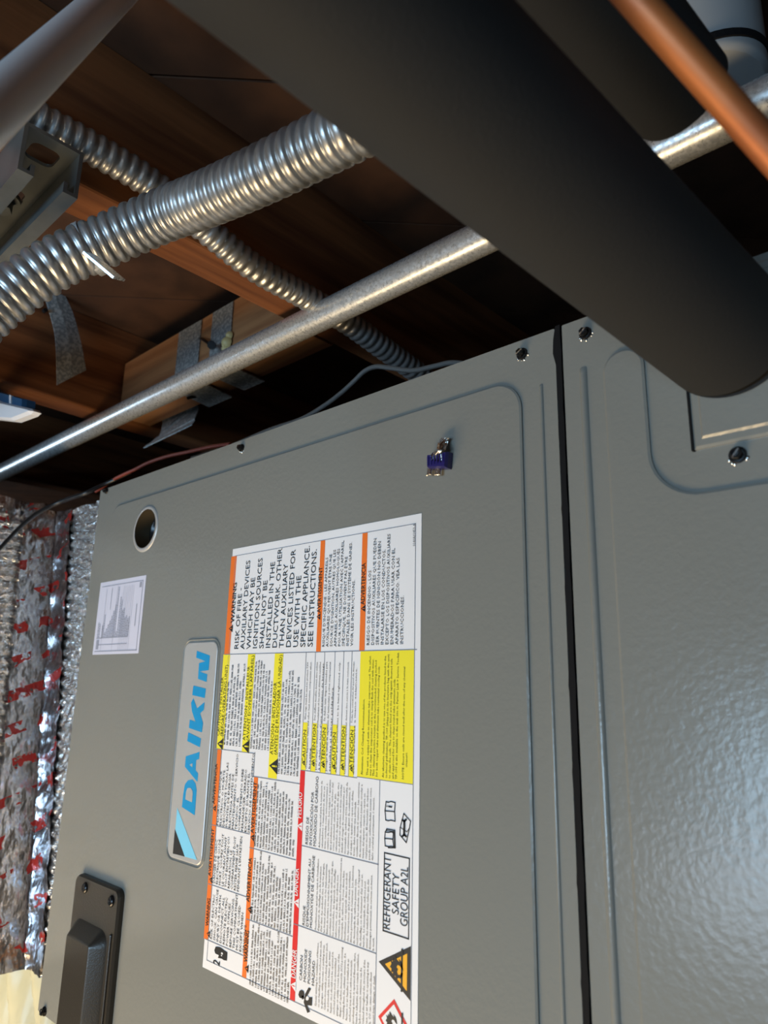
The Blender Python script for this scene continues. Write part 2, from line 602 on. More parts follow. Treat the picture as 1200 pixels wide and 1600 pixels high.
k = 0.77
bp = [(-140, 600, .50), (-60, 528, .51), (0, 472, .52), (82, 414, .53), (170, 374, .54), (255, 337, .535), (330, 308, .51), (415, 270, .48), (487, 234, .46), (560, 197, .44), (680, 135, .42)]
p3 = [atd(x, y, d * k) for x, y, d in bp]
p3 = [Vector((-1.7, p3[0].y - 0.03, 0.245)), Vector((-1.0, p3[0].y - 0.03, 0.245)), Vector((p3[0].x - 0.20, p3[0].y - 0.025, 0.236))] + p3
path = smooth_path(p3, 14)
bf = empty('flexible_conduit', path[0], 'thick ribbed flexible steel conduit curving under the joists', 'conduit', 'ribbed flexible conduits')
flexmesh(path, 0.0149, 0.0066, 0.11, 36).build('ribbed_tube', M['flex'], bf)
# conduit strap with a tab
c1, c2 = atd(140, 389, .54 * k), atd(150, 384, .54 * k)
ax = (c2 - c1).normalized()
ring = MB()
e1 = ax.cross(Vector((0, 0, 1))).normalized()
e2 = ax.cross(e1)
rp = []
for i in range(33):
    a = 2 * PI * i / 32
    rp.append(c1 + (e1 * math.cos(a) + e2 * math.sin(a)) * 0.0156)
ring.strip(rp, ax, 0.004, 0.0008)
t0 = atd(155, 410, .50 * k)
t1 = atd(186, 436, .50 * k)
ring.strip([t0 - (t1 - t0) * 0.5, t0, t1], atd(182, 400, .56 * k) - atd(172, 428, .50 * k), 0.012, 0.0014)
ring.build('strap_tab', M['galv'], bf, recalc=True)

sp_ = [(-60, 110, -.386), (45, 178, -.386), (150, 235, -.386), (240, 290, -.386), (330, 365, -.386), (400, 420, -.386), (480, 465, -.386), (545, 505, -.386), (600, 545, -.386), (655, 585, -.386), (720, 640, -.386)]
path = smooth_path([at(x, y, 0, X) for x, y, X in sp_], 14)
sf = flexmesh(path, 0.0102, 0.0070, 0.13, 26, True).build('flexible_conduit', M['flex'])
tag(sf, 'thin ribbed flexible steel conduit passing behind the straight steel conduit', 'conduit', 'ribbed flexible conduits')

# smooth pipe, top left, close to the camera
a, b = atd(171, 0, .37), atd(0, 163, .25)
d = (a - b).normalized()
top = a + d * ((ZC - a.z) / d.z)
tag(MB().tube([b - d * 0.33, b, a, top], 0.0090, 32).build('steel_pipe', M['pipe']), 'blurred smooth steel pipe crossing the top left corner', 'pipe')

# strut channel
st = empty('strut_channel', (-0.372, -0.18, ZJ - 0.002), 'open steel strut channel with a square slot hanging under the joists', 'strut')
ZT, XE = ZJ - 0.0025, -0.372
Y0, Y1, H, T, LIP = -0.1975, -0.1645, 0.031, 0.0022, 0.0085
XL = -1.9


def web_with_slots():
    mb = MB()
    # strips left and right of the slots, and bridges between them
    ya, yb = Y0 + 0.0085, Y1 - 0.0085
    z0, z1 = ZT - T, ZT
    mb.box(XL, XE, Y0, ya, z0, z1)
    mb.box(XL, XE, yb, Y1, z0, z1)
    x = XE
    sl = [(XE - 0.026, XE - 0.009), (XE - 0.085, XE - 0.060)] + [(XE - 0.14 - i * 0.05, XE - 0.115 - i * 0.05) for i in range(20)]
    for s0, s1 in sl:
        mb.box(s1, x, ya, yb, z0, z1)
        # rounded slot corners
        for cx, sx in ((s0, 1), (s1, -1)):
            for cy, sy in ((ya, 1), (yb, -1)):
                r = 0.0045
                arc = [(cx + sx * r - sx * r * math.cos(t), cy + sy * r - sy * r * math.sin(t)) for t in [i * PI / 8 for i in range(5)]]
                pp = [(cx, cy)] + arc
                vs = [(p[0], p[1], z0) for p in pp] + [(p[0], p[1], z1) for p in pp]
                m_ = len(pp)
                fs = [tuple(range(m_)), tuple(range(m_, 2 * m_))] + [(i, (i + 1) % m_, m_ + (i + 1) % m_, m_ + i) for i in range(m_)]
                mb.add(vs, fs)
        x = s0
    mb.box(XL, x, ya, yb, z0, z1)
    return mb


web_with_slots().build('web', M['strut'], st, recalc=True)
for y_out, sgn in ((Y0, 1), (Y1, -1)):
    fl = MB()
    sec = [(y_out, ZT - T), (y_out, ZT - H), (y_out + sgn * LIP, ZT - H), (y_out + sgn * LIP, ZT - H + 0.007), (y_out + sgn * (LIP - T), ZT - H + 0.007),
           (y_out + sgn * (LIP - T), ZT - H + T), (y_out + sgn * T, ZT - H + T), (y_out + sgn * T, ZT - T)]
    n = len(sec)
    vs = [(XL, *p) for p in sec] + [(XE, *p) for p in sec]
    fs = [(i, (i + 1) % n, n + (i + 1) % n, n + i) for i in range(n)]
    for o_ in (0, n):
        fs += [(o_ + 0, o_ + 1, o_ + 6, o_ + 7), (o_ + 1, o_ + 2, o_ + 5, o_ + 6), (o_ + 2, o_ + 3, o_ + 4, o_ + 5)]
    fl.add(vs, fs).build('flange', M['strut'], st, recalc=True)
bolt = MB()
ca = Vector((XE - 0.073, (Y0 + Y1) / 2 - 0.002, ZT - T))
bolt.tube([ca, ca - Vector((0, 0, 0.003))], 0.0105, 24).tube([ca - Vector((0, 0, 0.003)), ca - Vector((0, 0, 0.010))], 0.0068, 6)
bolt.build('bolt', M['strut'], st)

# black foam insulated pipe into the panel
P0 = Vector((-0.1155, -0.2634, 0.1789))
PD = Vector((0.12876, 0.98441, -0.11980))
fp = [P0 + PD * t for t in (-0.42, -0.2, -0.05, 0.05, 0.12, 0.18, 0.215, 0.245, 0.27)]
fp[-1] = P0 + PD * ((-0.0018 - P0.y) / PD.y)
ip = empty('insulated_pipe', fp[-1], 'big black foam insulated pipe entering the right grey panel', 'pipe', 'black foam insulated pipes')
fs_ = MB().tube(smooth_path(fp, 6), 0.0265, 64)
fs_.v = [tuple(Vector(p) - PD * ((p[1] + 0.0018) / PD.y)) if p[1] > -0.0018 or (p[1] > -0.012 and i_ >= len(fs_.v) - 64) else p for i_, p in enumerate(fs_.v)]
fs_.build('foam_sleeve', M['foam'], ip)
r2 = 0.0205
q0 = atd(1062, 148, .30)
tag(MB().tube(smooth_path([q0 - PD * 0.6, q0 - PD * 0.3, q0 - PD * 0.1, q0], 6), r2, 64).build('insulated_pipe', M['foam']),
    'second, thinner black foam insulated pipe, its end just below the steel conduit', 'pipe', 'black foam insulated pipes')
a, b = atd(993, 0, .2), atd(1200, 233, .2)
d = (b - a).normalized()
tag(MB().tube([a - d * 0.03, a, b, b + d * 0.16], 0.0046, 32).build('copper_pipe', M['copper']), 'bare copper pipe crossing the top right corner close up', 'pipe')

# pale grey vertical pipe behind the copper
vc = atd(1088, 60, .41)
zb = at(1110, 178, 1, vc.y - 0.02).z + 0.030
vp = empty('vent_pipe', (vc.x, vc.y, zb), 'pale grey smooth vertical pipe end with a black band, behind copper pipe', 'pipe')
MB().tube([(vc.x, vc.y, ZC), (vc.x, vc.y, zb + 0.004), (vc.x, vc.y, zb + 0.001), (vc.x, vc.y, zb)], [0.034, 0.034, 0.0335, 0.031], 48).build('pipe_body', M['greyduct'], vp)
bd = [Vector((vc.x + 0.0346 * math.cos(t), vc.y + 0.0346 * math.sin(t), zb + 0.0085 + 0.0055 * math.cos(t - 0.9))) for t in [2 * PI * i / 48 for i in range(49)]]
MB().strip(bd, (0, 0, 1), 0.0045, 0.0012).build('band', M['black'], vp, recalc=True)

# ------------------------------------------------------------------ cables
def cable(name, pts, r, m, label):
    return tag(MB().tube(smooth_path(pts, 8), r, 12).build(name, M[m]), label, 'cable')


yk = 0.060
cable('cable', [at(x, y, 1, yk) for x, y in ((300, 716), (360, 697), (420, 672), (470, 655), (505, 635), (532, 615), (552, 597), (570, 580), (588, 573), (610, 575), (645, 579), (680, 572), (705, 567), (735, 570), (775, 580))],
      0.0019, 'cable', 'thin grey cable looping up over the top edge of grey panel')
cable('wire', [at(x, y, 1, 0.035) for x, y in ((150, 768), (180, 748), (212, 733), (232, 723), (262, 713), (295, 706), (330, 698), (360, 694))],
      0.0017, 'redwire', 'thin red wire along the top edge of grey panel, left')
cable('cable', [at(-170, 1110, 0, -0.760), at(-60, 925, 0, -0.785), at(0, 857, 0, -0.785), at(30, 825, 0, -0.785), at(60, 801, 0, -0.780), at(97, 783, 0, -0.765), at(130, 772, 1, 0.012), at(165, 756, 1, 0.03), at(205, 738, 1, 0.045)],
      0.0022, 'blackcable', 'black cable hanging in front of the foil wrapped duct')

# ------------------------------------------------------------------ the air handler
ah = empty('air_handler', (-0.16, 0.25, -0.267), 'grey painted air handler cabinet with warning labels on its front', 'air handler')
XL_, XR_, ZB_, ZT_ = -0.6640, 0.42, -0.267, 0.1826
YB = 0.0015                     # base sheet of the front; raised fields stand at y = 0
MB().box(XL_, XR_, 0.028, 0.56, ZB_ + 0.001, ZT_ - 0.002).build('cabinet', M['paint'], ah)
XS = -0.1615                    # seam
PCX, PCZ, PR = -0.5625, 0.1297, 0.0172
port = [(PCX + PR * math.cos(2 * PI * i / 40), PCZ - PR * math.sin(2 * PI * i / 40)) for i in range(40)]
left = MB()
left.plate(rounded([(-0.6625, ZB_), (XS - 0.0012, ZB_), (XS - 0.0012, ZT_ - 0.0002), (-0.6625, ZT_)], 0.0015, 3), 0.028, YB, 0.0008, hole=port)
fld = rounded([(-0.635, -0.248), (-0.1838, -0.248), (-0.1838, 0.160), (-0.632, 0.160)], [0.02, 0.02, 0.017, 0.017], 8)
left.plate(fld, YB, 0.0, 0.0011, smooth=False, hole=port)
pl = left.build('access_panel', M['paint'], ah)


def bead(x, z0, z1, wdt, hgt, parent):
    mb = MB()
    vs, fs = [], []
    prof = [(-wdt, 0), (-wdt * .8, hgt * .45), (-wdt * .35, hgt * .92), (wdt * .35, hgt * .92), (wdt * .8, hgt * .45), (wdt, 0)]
    zs = [(z0, 0), (z0 + wdt, 0.7), (z0 + wdt * 2, 1), (z1 - wdt * 2, 1), (z1 - wdt, 0.7), (z1, 0)]
    for z, s in zs:
        vs += [(x + p[0], YB + 0.0002 - p[1] * s, z) for p in prof]
    n = len(prof)
    for i in range(len(zs) - 1):
        for k in range(n - 1):
            fs.append((i * n + k, i * n + k + 1, (i + 1) * n + k + 1, (i + 1) * n + k))
    mb.add(vs, fs, 0, True)
    return mb.build('bead', M['paint'], parent)


bead(-0.1723, -0.255, 0.1536, 0.0012, 0.0012, pl)
right = MB()
right.plate(rounded([(XS + 0.0014, ZB_), (XR_, ZB_), (XR_, ZT_), (XS + 0.0014, ZT_)], 0.0015, 3), 0.028, YB, 0.0008)
fr_ = rounded([(-0.1382, -0.248), (0.38, -0.248), (0.38, 0.0825), (-0.1180, 0.0825), (-0.1182, 0.1577), (-0.1382, 0.1577)],
              [0.02, 0.02, 0.01, 0.0215, 0.0098, 0.0098], 10)
right.plate(fr_, YB, 0.0, 0.0012)
prt = right.build('access_panel', M['paint'], ah)
bead(-0.1488, -0.255, 0.156, 0.0022, 0.0018, prt)

# black gasket in the seam with a torn tuft at the top
g = MB()
zz = [ZB_ + 0.52 * 0 + (ZT_ - ZB_) * i / 60 for i in range(61)]
vs, fs = [], []
for i, z in enumerate(zz):
    wv = 0.0003 * math.sin(i * 2.3) + 0.0002 * math.sin(i * 5.1)
    wl = XS - 0.0016 - wv
    if z > 0.166:
        t = (z - 0.166) / (ZT_ - 0.166)
        wl -= 0.0028 * max(0, math.sin(min(1, t * 1.5) * PI))
    vs += [(wl, YB - 0.0004, z), (XS + 0.0014 + wv * 0.5, YB - 0.0004, z), (XS + 0.0014, 0.027, z), (wl, 0.027, z)]
for i in range(60):
    a = i * 4
    fs += [(a, a + 1, a + 5, a + 4), (a + 1, a + 2, a + 6, a + 5), (a + 3, a, a + 4, a + 7)]
g.add(vs, fs)
tag(g.build('gasket', M['black'], ah), 'black foam gasket in the seam between the two panels')


# screws
def screw(px, py, r, parent, m='black_metal', slot=0.6, y=YB, chips=True):
    x, z = pn(px, py, y)
    s = MB()
    s.lathe([(r, 0), (r, 0.0006), (r * 0.92, 0.0011), (r * 0.70, 0.0012)], (x, y, z), seg=20, smooth=False)
    s.lathe([(r * 0.70, 0.0008), (r * 0.70, 0.0030), (r * 0.62, 0.0036), (r * 0.40, 0.0036), (r * 0.38, 0.0030), (0.0001, 0.0030)], (x, y, z), seg=6, smooth=False, ang=slot)
    c, sn = math.cos(slot), math.sin(slot)
    L, W_ = r * 0.62, r * 0.10
    p = [(-L, -W_), (L, -W_), (L, W_), (-L, W_)]
    s.plate([(x + a * c - b * sn, z + a * sn + b * c) for a, b in p], y - 0.003, y - 0.0038, 0, m=1)
    if chips:
        rr = random.Random(int(px))
        for q in range(7):
            t = rr.uniform(3.4, 6.2)
            a = rr.uniform(0.0004, 0.0009)
            cx, cz = x + r * 1.10 * math.cos(t), z + r * 1.10 * math.sin(t)
            s.lathe([(a, 0), (a * .7, a * .4), (0.0001, a * .5)], (cx, y, cz), seg=6, m=1)
    return s.build('screw', [M[m], M['tin']], parent)


screw(1153, 711, 0.0036, prt, slot=0.9, y=0.0015)
screw(915, 521, 0.0033, prt, slot=0.7)
screw(816, 553, 0.0033, pl, slot=0.5)
screw(378, 700, 0.0031, pl, slot=1.2)
screw(167, 767, 0.0031, pl, slot=0.2, chips=False)
screw(70, 1580, 0.0036, pl, slot=1.0, chips=False)

# square cover plate on the right panel
cv = MB()
zx0, zz0 = pn(1085, 703)
cv.plate([(zx0, zz0), (0.06, zz0), (0.06, 0.20 - 0.022), (zx0, 0.20 - 0.022)], YB, -0.0005, 0.0012)
cv.plate([(zx0 + 0.0035, zz0 + 0.004), (0.055, zz0 + 0.004), (0.055, 0.174), (zx0 + 0.0035, 0.174)], -0.0005, -0.0014, 0.0010)
cv.box(zx0 - 0.0010, zx0, -0.0008, YB, zz0 - 0.0004, 0.178, 1)
cvo = cv.build('cover_plate', [M['paint'], M['black']], ah)

# round sight hole with a plastic ring
px_, pz_ = pn(228, 827)
cx, cz = PCX, PCZ
pg = MB()
R_ = PR
pg.lathe([(R_ + 0.0035, 0.0), (R_ + 0.0032, 0.0006), (R_ + 0.0012, 0.0010), (R_, 0.0006)], (cx, 0, cz), seg=40, m=0)
pg.lathe([(R_, 0.0009), (R_, -0.004), (R_ * 0.97, -0.013)], (cx, 0, cz), seg=40, m=1)
pg.lathe([(R_ * 0.97, -0.013), (R_ * 0.82, -0.0132), (R_ * 0.80, -0.022), (0.0005, -0.022)], (cx, 0, cz), seg=40, m=2)
pgo = pg.build('sight_port', [M['badge'], M['dark_steel'], M['black_metal']], ah)

# pull handle
hd = MB()
HY = -0.005
hp = [at(126, 1368, 1, HY), at(137, 1361, 1, HY), at(190, 1388, 1, HY), at(196, 1398, 1, HY)]
hx0, hx1, hz1 = -0.6085, -0.5365, -0.1515
hz0 = hz1 - 0.20
outl = rounded([(hx0, hz0), (hx1, hz0), (hx1, hz1), (hx0, hz1)], 0.0065, 5)
hd.plate(outl, 0.0, HY, 0.0012, m=0)
hnd = hd.build('pull_handle', M['handle'], ah)
bx0, bx1, bz1, bz0 = hx0 + 0.006, hx1 - 0.0105, hz1 - 0.030, hz0 + 0.03
hump = MB()
o1 = rounded([(bx0, bz0), (bx1, bz0), (bx1, bz1), (bx0, bz1)], 0.011, 6)
rings = [(o1, HY), (offset(o1, 0.0012), HY - 0.0016), (offset(o1, 0.0085), HY - 0.0085), (offset(o1, 0.0092), HY - 0.0092), (offset(o1, 0.0102), HY - 0.0094)]
n = len(o1)
vs, fs = [], []
for r, y in rings:
    vs += [(p[0], y, p[1]) for p in r]
for k in range(len(rings) - 1):
    fs += [(k * n + i, k * n + (i + 1) % n, (k + 1) * n + (i + 1) % n, (k + 1) * n + i) for i in range(n)]
hump.add(vs, fs, 0, True)
hump.poly(rings[-1][0], rings[-1][1])
tag(hump.build('grip', M['handle'], hnd), 'raised dark brown grip of the pull handle')
MB().plate(rounded([(hx1 - 0.0062, hz0 + 0.02), (hx1 - 0.0040, hz0 + 0.02), (hx1 - 0.0040, hz1 - 0.030), (hx1 - 0.0062, hz1 - 0.030)], 0.001, 3), HY, HY - 0.0014, 0.0007).build('rib', M['handle'], hnd)
for q in ((133.5, 1387), (174.5, 1408)):
    x, z = pn(*q, HY)
    s = MB()
    s.lathe([(0.0042, 0), (0.0040, 0.0008), (0.0030, 0.0018), (0.0014, 0.0021), (0.0012, 0.0012), (0.0001, 0.0012)], (x, HY, z), seg=18)
    for t in (0.5, 0.5 + PI / 2):
        c, sn = math.cos(t), math.sin(t)
        s.plate([(x + a * c - b * sn, z + a * sn + b * c) for a, b in ((-.0024, -.0004), (.0024, -.0004), (.0024, .0004), (-.0024, .0004))], HY - 0.0018, HY - 0.0022, 0)
    s.build('screw', M['black_metal'], hnd)

# ------------------------------------------------------------------ lettering
_gl = {}
_fc = bpy.data.curves.new('glyph_source', 'FONT')
_fo = bpy.data.objects.new('glyph_source', _fc)
COL.objects.link(_fo)


def glyph(ch, res):
    key = (ch, res)
    if key in _gl:
        return _gl[key]
    _fc.resolution_u = res
    _fc.body = ch + 'I'
    dg = bpy.context.evaluated_depsgraph_get()
    ev = _fo.evaluated_get(dg)
    me = ev.to_mesh()
    mx = max(v.co.x for v in me.vertices) if len(me.vertices) else 0
    ev.to_mesh_clear()
    _fc.body = ch if ch != ' ' else 'I'
    dg = bpy.context.evaluated_depsgraph_get()
    ev = _fo.evaluated_get(dg)
    me = ev.to_mesh()
    vs = [(v.co.x, v.co.y) for v in me.vertices] if ch != ' ' else []
    fs = [tuple(p.vertices) for p in me.polygons] if ch != ' ' else []
    mi = max(v.co.x for v in me.vertices)
    ev.to_mesh_clear()
    if ('I', 'w') not in _gl:
        _fc.body = 'I'
        dg = bpy.context.evaluated_depsgraph_get()
        ev = _fo.evaluated_get(dg)
        me = ev.to_mesh()
        _gl[('I', 'w')] = max(v.co.x for v in me.vertices)
        _gl[('I', 'h')] = max(v.co.y for v in me.vertices)
        ev.to_mesh_clear()
    adv = mx - _gl[('I', 'w')]
    _gl[key] = (vs, fs, adv)
    return _gl[key]


def line_width(t, res=1):
    return sum(glyph(c, res)[2] for c in t)


def put_line(mb, t, origin, adir, udir, cap, xs, y, m, res=1, bold=0.0):
    """text on the panel: origin (x, z), advance / up directions (x, z)"""
    hI = (glyph('I', res), _gl[('I', 'h')])[1]
    sy = cap / hI
    pen = 0.0
    for ch in t:
        vs, fs, adv = glyph(ch, res)
        for ox in ((0.0,) if not bold else (-bold, bold)):
            out = []
            for gx, gy in vs:
                u, v_ = (pen + gx + ox) * xs, gy * sy
                out.append((origin[0] + adir[0] * u + udir[0] * v_, y - (0.00002 if ox > 0 else 0), origin[1] + adir[1] * u + udir[1] * v_))
            mb.add(out, fs, m)
        pen += adv


def block(mb, lines, a, b, c, y, m=0, capk=0.70, res=1, bold=0.0):
    """lines of print running up the panel; a, b: start of the first and the last base line, c: end of the longest line (photo points)"""
    ax, az = pn(*a, y)
    bx, bz = pn(*b, y)
    cx_, cz_ = pn(*c, y)
    n = len(lines)
    pitch = (bx - ax) / max(1, n - 1) if n > 1 else None
    z0 = (az + bz) / 2
    wmax = max(line_width(t, res) for t in lines)
    xs = (cz_ - z0) / wmax
    hI = (glyph('I', res), _gl[('I', 'h')])[1]
    cap = capk * pitch if pitch else xs * hI * 0.95
    for i, t in enumerate(lines):
        put_line(mb, t, (ax + (pitch or 0) * i, z0), (0, 1), (-1, 0), cap, xs, y, m, res, bold)


def single(mb, t, a, c, cap, y, m=0, res=2, bold=0.0):
    ax, az = pn(*a, y)
    cx_, cz_ = pn(*c, y)
    put_line(mb, t, ((ax + cx_) / 2, az), (0, 1), (-1, 0), cap, (cz_ - az) / line_width(t, res), y, m, res, bold)


def faint_lines(mb, a, b, c, n, seed, y, m=0, capk=0.52, lens=None):
    """print too small to read in the photograph: rows of tiny strokes in word groups"""
    r = random.Random(seed)
    ax, az = pn(*a, y)
    bx, bz = pn(*b, y)
    cx_, cz_ = pn(*c, y)
    z0 = (az + bz) / 2
    L = cz_ - z0
    pitch = (bx - ax) / max(1, n - 1)
    cap = pitch * capk
    cw = cap * 0.72
    st = cap * 0.16
    for i in range(n):
        x0 = ax + pitch * i
        end = L * (lens[i] if lens else r.uniform(0.72, 1.0))
        u = 0.0
        while u < end:
            for k in range(r.choice((2, 3, 4, 5, 6, 7, 8))):
                if u > end:
                    break
                tall = cap * (1.35 if r.random() < 0.2 else 1.0)
                kind = r.random()
                rects = [(0, st, 0, tall)]
                if kind < 0.75:
                    rects.append((cw * .55, cw * .55 + st, 0, cap))
                for h in ((0, cap * .5) if kind < 0.3 else ((cap * .8,) if kind < .7 else (0,))):
                    rects.append((0, cw * .6, h, h + st))
                for u0, u1, v0, v1 in rects:
                    mb.add([(x0 - v0, y, z0 + u + u0), (x0 - v0, y, z0 + u + u1), (x0 - v1, y, z0 + u + u1), (x0 - v1, y, z0 + u + u0)], [(0, 1, 2, 3)], m)
                u += cw
            u += cw * 0.75


def c1(p, box, sc):
    return (box[0] + p[0] / sc, box[1] + p[1] / sc)


# label corners on the panel
LX0, LX1, LZ0, LZ1 = -0.4303, -0.2502, -0.1768, 0.0962
YL = -0.00025
YA, YT = YL - 0.00012, YL - 0.00024
lab = MB().plate([(LX0, LZ0), (LX1, LZ0), (LX1, LZ1), (LX0, LZ1)], 0.0, YL, 0).build('warning_label', M['white'], ah)
tag(lab, 'large white label with orange, yellow and red warning bars')
bars = MB()          # 0 orange 1 yellow 2 red 3 ink 4 grey rule


def rect(mb, p, q, m, y=YA):
    """axis aligned bar through two opposite photo points"""
    a, b = pn(*p, y), pn(*q, y)
    x0, x1, z0, z1 = min(a[0], b[0]), max(a[0], b[0]), min(a[1], b[1]), max(a[1], b[1])
    mb.poly([(x0, z0), (x1, z0), (x1, z1), (x0, z1)], y, m)
    return x0, x1, z0, z1


def rule(mb, p, q, wdt=0.0005, m=4, y=YA - 0.00004):
    a, b = Vector(pn(*p, y)), Vector(pn(*q, y))
    if abs(a.x - b.x) > abs(a.y - b.y):
        zc = (a.y + b.y) / 2
        a.y = b.y = zc
    else:
        xc = (a.x + b.x) / 2
        a.x = b.x = xc
    d = (b - a).normalized() * (wdt / 2)
    nrm = Vector((-d.y, d.x))
    mb.poly([tuple(a - d - nrm), tuple(b + d - nrm), tuple(b + d + nrm), tuple(a - d + nrm)], y, m)


LB = LX0 + 0.0042                 # inner frame
RB = LX1 - 0.0042
TB = LZ1 - 0.0055
BB = LZ0 + 0.0050
for (xa, za), (xb, zb_) in (((LB, BB), (LB, TB)), ((RB, BB), (RB, TB)), ((LB, TB), (RB, TB)), ((LB, BB), (RB, BB))):
    hw = 0.0002
    bars.poly([(xa - hw, za - hw), (xb + hw, za - hw), (xb + hw, zb_ + hw), (xa - hw, zb_ + hw)], YA - 0.00003, 4)
zm = pn(352, 1024, YA)[1]         # under the top section
zm = (zm + pn(650, 1013, YA)[1]) / 2


def zbar(xa_px, xb_px, z0, z1, m):
    x0, x1 = pn(*xa_px, YA)[0], pn(*xb_px, YA)[0]
    bars.poly([(x0, z0), (x1, z0), (x1, z1), (x0, z1)], YA, m)
    return x0, x1


# top section bars
zbar((352, 1000), (360.5, 1000), zm, TB, 0)
zbar((497.5, 930), (504.6, 930), zm, TB, 0)
zbar((564.5, 900), (572.6, 900), zm, TB, 0)
rule(bars, (351, 1024), (651, 1013))
# yellow strips
zc1 = pn(343, 1171, YA)[1]
zbar((343.5, 1100), (354, 1100), zc1, zm, 1)
zbar((382.5, 1100), (394, 1100), zc1, zm, 1)
zc2 = pn(424, 1216, YA)[1]
zbar((425, 1100), (438.5, 1100), zc2, zm, 1)
rule(bars, (336, 1171), (398, 1176))
rule(bars, (398, 1176), (396, 1214))
rule(bars, (396, 1214), (468, 1224))
zr = pn(469, 1203, YA)[1]
B4 = ((460, 1010), 6.0)
cs = [((60, 1150), (105, 710)), ((150, 1165), (195, 715)), ((240, 1180), (290, 715)), ((340, 1190), (388, 720)), ((425, 1205), (470, 730)), ((505, 1215), (553, 735))]
tops = [(108, 55), (200, 50), (290, 45), (380, 45), (460, 40), (545, 40)]
zt_s = pn(*c1((85, 712), *B4), YA)[1]
zb_s = pn(*c1((80, 1158), *B4), YA)[1]
xe = []
for (p, q), tp in zip(cs, tops):
    xl = pn(*c1((p[0], p[1]), *B4), YA)[0]
    xr = pn(*c1((q[0], p[1]), *B4), YA)[0]
    bars.poly([(xl, zb_s), (xr, zb_s), (xr, zt_s), (xl, zt_s)], YA, 1)
    bars.poly([(xl - 0.0002, zb_s), (xl + 0.0002, zb_s), (xl + 0.0002, zm), (xl - 0.0002, zm)], YA - 0.00004, 4)
    xe.append((xl, xr))
# big yellow field
yx0, yx1 = pn(560.5, 1120, YA)[0], RB
zy = pn(600, 1219.5, YA)[1]
bars.poly([(yx0, zy), (yx1, zy), (yx1, zm), (yx0, zm)], YA, 1)
bars.poly([(pn(470, 1203, YA)[0], zr - 0.0002), (yx0, zr - 0.0002), (yx0, zr + 0.0002), (pn(470, 1203, YA)[0], zr + 0.0002)], YA - 0.00004, 4)
bars.poly([(yx0, zy - 0.0002), (yx1, zy - 0.0002), (yx1, zy + 0.0002), (yx0, zy + 0.0002)], YA - 0.00004, 4)
# orange bar under the yellow, left edge, down to the hand symbol cell
zcell = (pn(321, 1468, YA)[1] + pn(381.5, 1493, YA)[1]) / 2
zbar((329, 1320), (335.2, 1320), zcell, zc1, 0)
# second orange bar
zo = pn(398, 1214, YA)[1]
x0o, x1o = zbar((390.5, 1320), (397, 1320), BB, zo, 0)
# red bar
x0r, x1r = zbar((464.0, 1320), (471.5, 1320), BB, zr, 2)
xco = pn(592, 1290, YA)[0]
for za in ((331, 1289, 389.5, 1303), (325.6, 1382, 386.5, 1401), (321, 1468, 381.5, 1493), (390, 1325, 461.5, 1343), (385, 1437, 456.6, 1462), (472, 1323, 591, 1349), (459, 1446, 587, 1487)):
    rule(bars, za[:2], za[2:])
bars.poly([(xco - 0.0002, BB), (xco + 0.0002, BB), (xco + 0.0002, zy), (xco - 0.0002, zy)], YA - 0.00004, 4)
# REFRIGERANT box
rx0, rx1 = pn(599.5, 1395, YA)[0], pn(639, 1400, YA)[0]
rz0, rz1 = (pn(598.7, 1455, YA)[1] + pn(638, 1466, YA)[1]) / 2, (pn(600.4, 1333, YA)[1] + pn(639.6, 1340.7, YA)[1]) / 2
for q in ((rx0, rx0, rz0, rz1), (rx1, rx1, rz0, rz1), (rx0, rx1, rz0, rz0), (rx0, rx1, rz1, rz1)):
    hw = 0.00035
    bars.poly([(q[0] - hw, q[2] - hw), (q[1] + hw, q[2] - hw), (q[1] + hw, q[3] + hw), (q[0] - hw, q[3] + hw)], YA, 3)
bars.build('printed_bars', [M['orange'], M['yellow'], M['red'], M['ink'], M['greyink']], lab)

# lettering
T = MB()
B1 = ((340, 800), 6.67)
B2 = ((490, 800), 6.665)
B3 = ((330, 1010), 7.06)
B5 = ((310, 1160), 6.665)
B6 = ((460, 1200), 6.0)
B7 = ((310, 1380), 7.06)
B8 = ((450, 1400), 5.714)
C_ = c1
block(T, ['RISK OF FIRE -', 'AUXILIARY DEVICES', 'WHICH MAY BE', 'IGNITION SOURCES', 'SHALL NOT BE', 'INSTALLED IN THE', 'DUCTWORK. OTHER', 'THAN AUXILIARY', 'DEVICES LISTED FOR', 'USE WITH THE', 'SPECIFIC APPLIANCE.', 'SEE INSTRUCTIONS.'],
      C_((213, 1440), *B1), C_((988, 1403), *B1), C_((968, 322), *B1), YT, res=2, capk=0.66)
block(T, ["RISQUE D'INCENDIE - LES APPAREILS", 'AUXILIAIRES QUI PEUVENT ÊTRE UNE', "SOURCE D'IGNITION, AUTRES QUE LES", 'APPAREILS AUXILIAIRES HOMOLOGUÉS', "POUR UNE UTILISATION AVEC L'APPAREIL", 'SPÉCIFIQUE, NE DOIVENT PAS ÊTRE', 'INSTALLÉS DANS LE SYSTÈME DE GAINES.', 'VOIR LES INSTRUCTIONS.'],
      C_((112, 1408), *B2), C_((408, 1396), *B2), C_((412, 280), *B2), YT, res=1, capk=0.62)
block(T, ['RIESGO DE INCENDIO - LOS', 'DISPOSITIVOS AUXILIARES QUE PUEDEN', 'SER FUENTES DE IGNICIÓN NO DEBEN', 'INSTALARSE EN LOS CONDUCTOS,', 'EXCEPTO LOS DISPOSITIVOS AUXILIARES', 'ENUMERADOS PARA USAR CON EL', 'APARATO ESPECÍFICO. VEA LAS', 'INSTRUCCIONES.'],
      C_((580, 1390), *B2), C_((932, 1380), *B2), C_((800, 225), *B2), YT, res=1, capk=0.62)
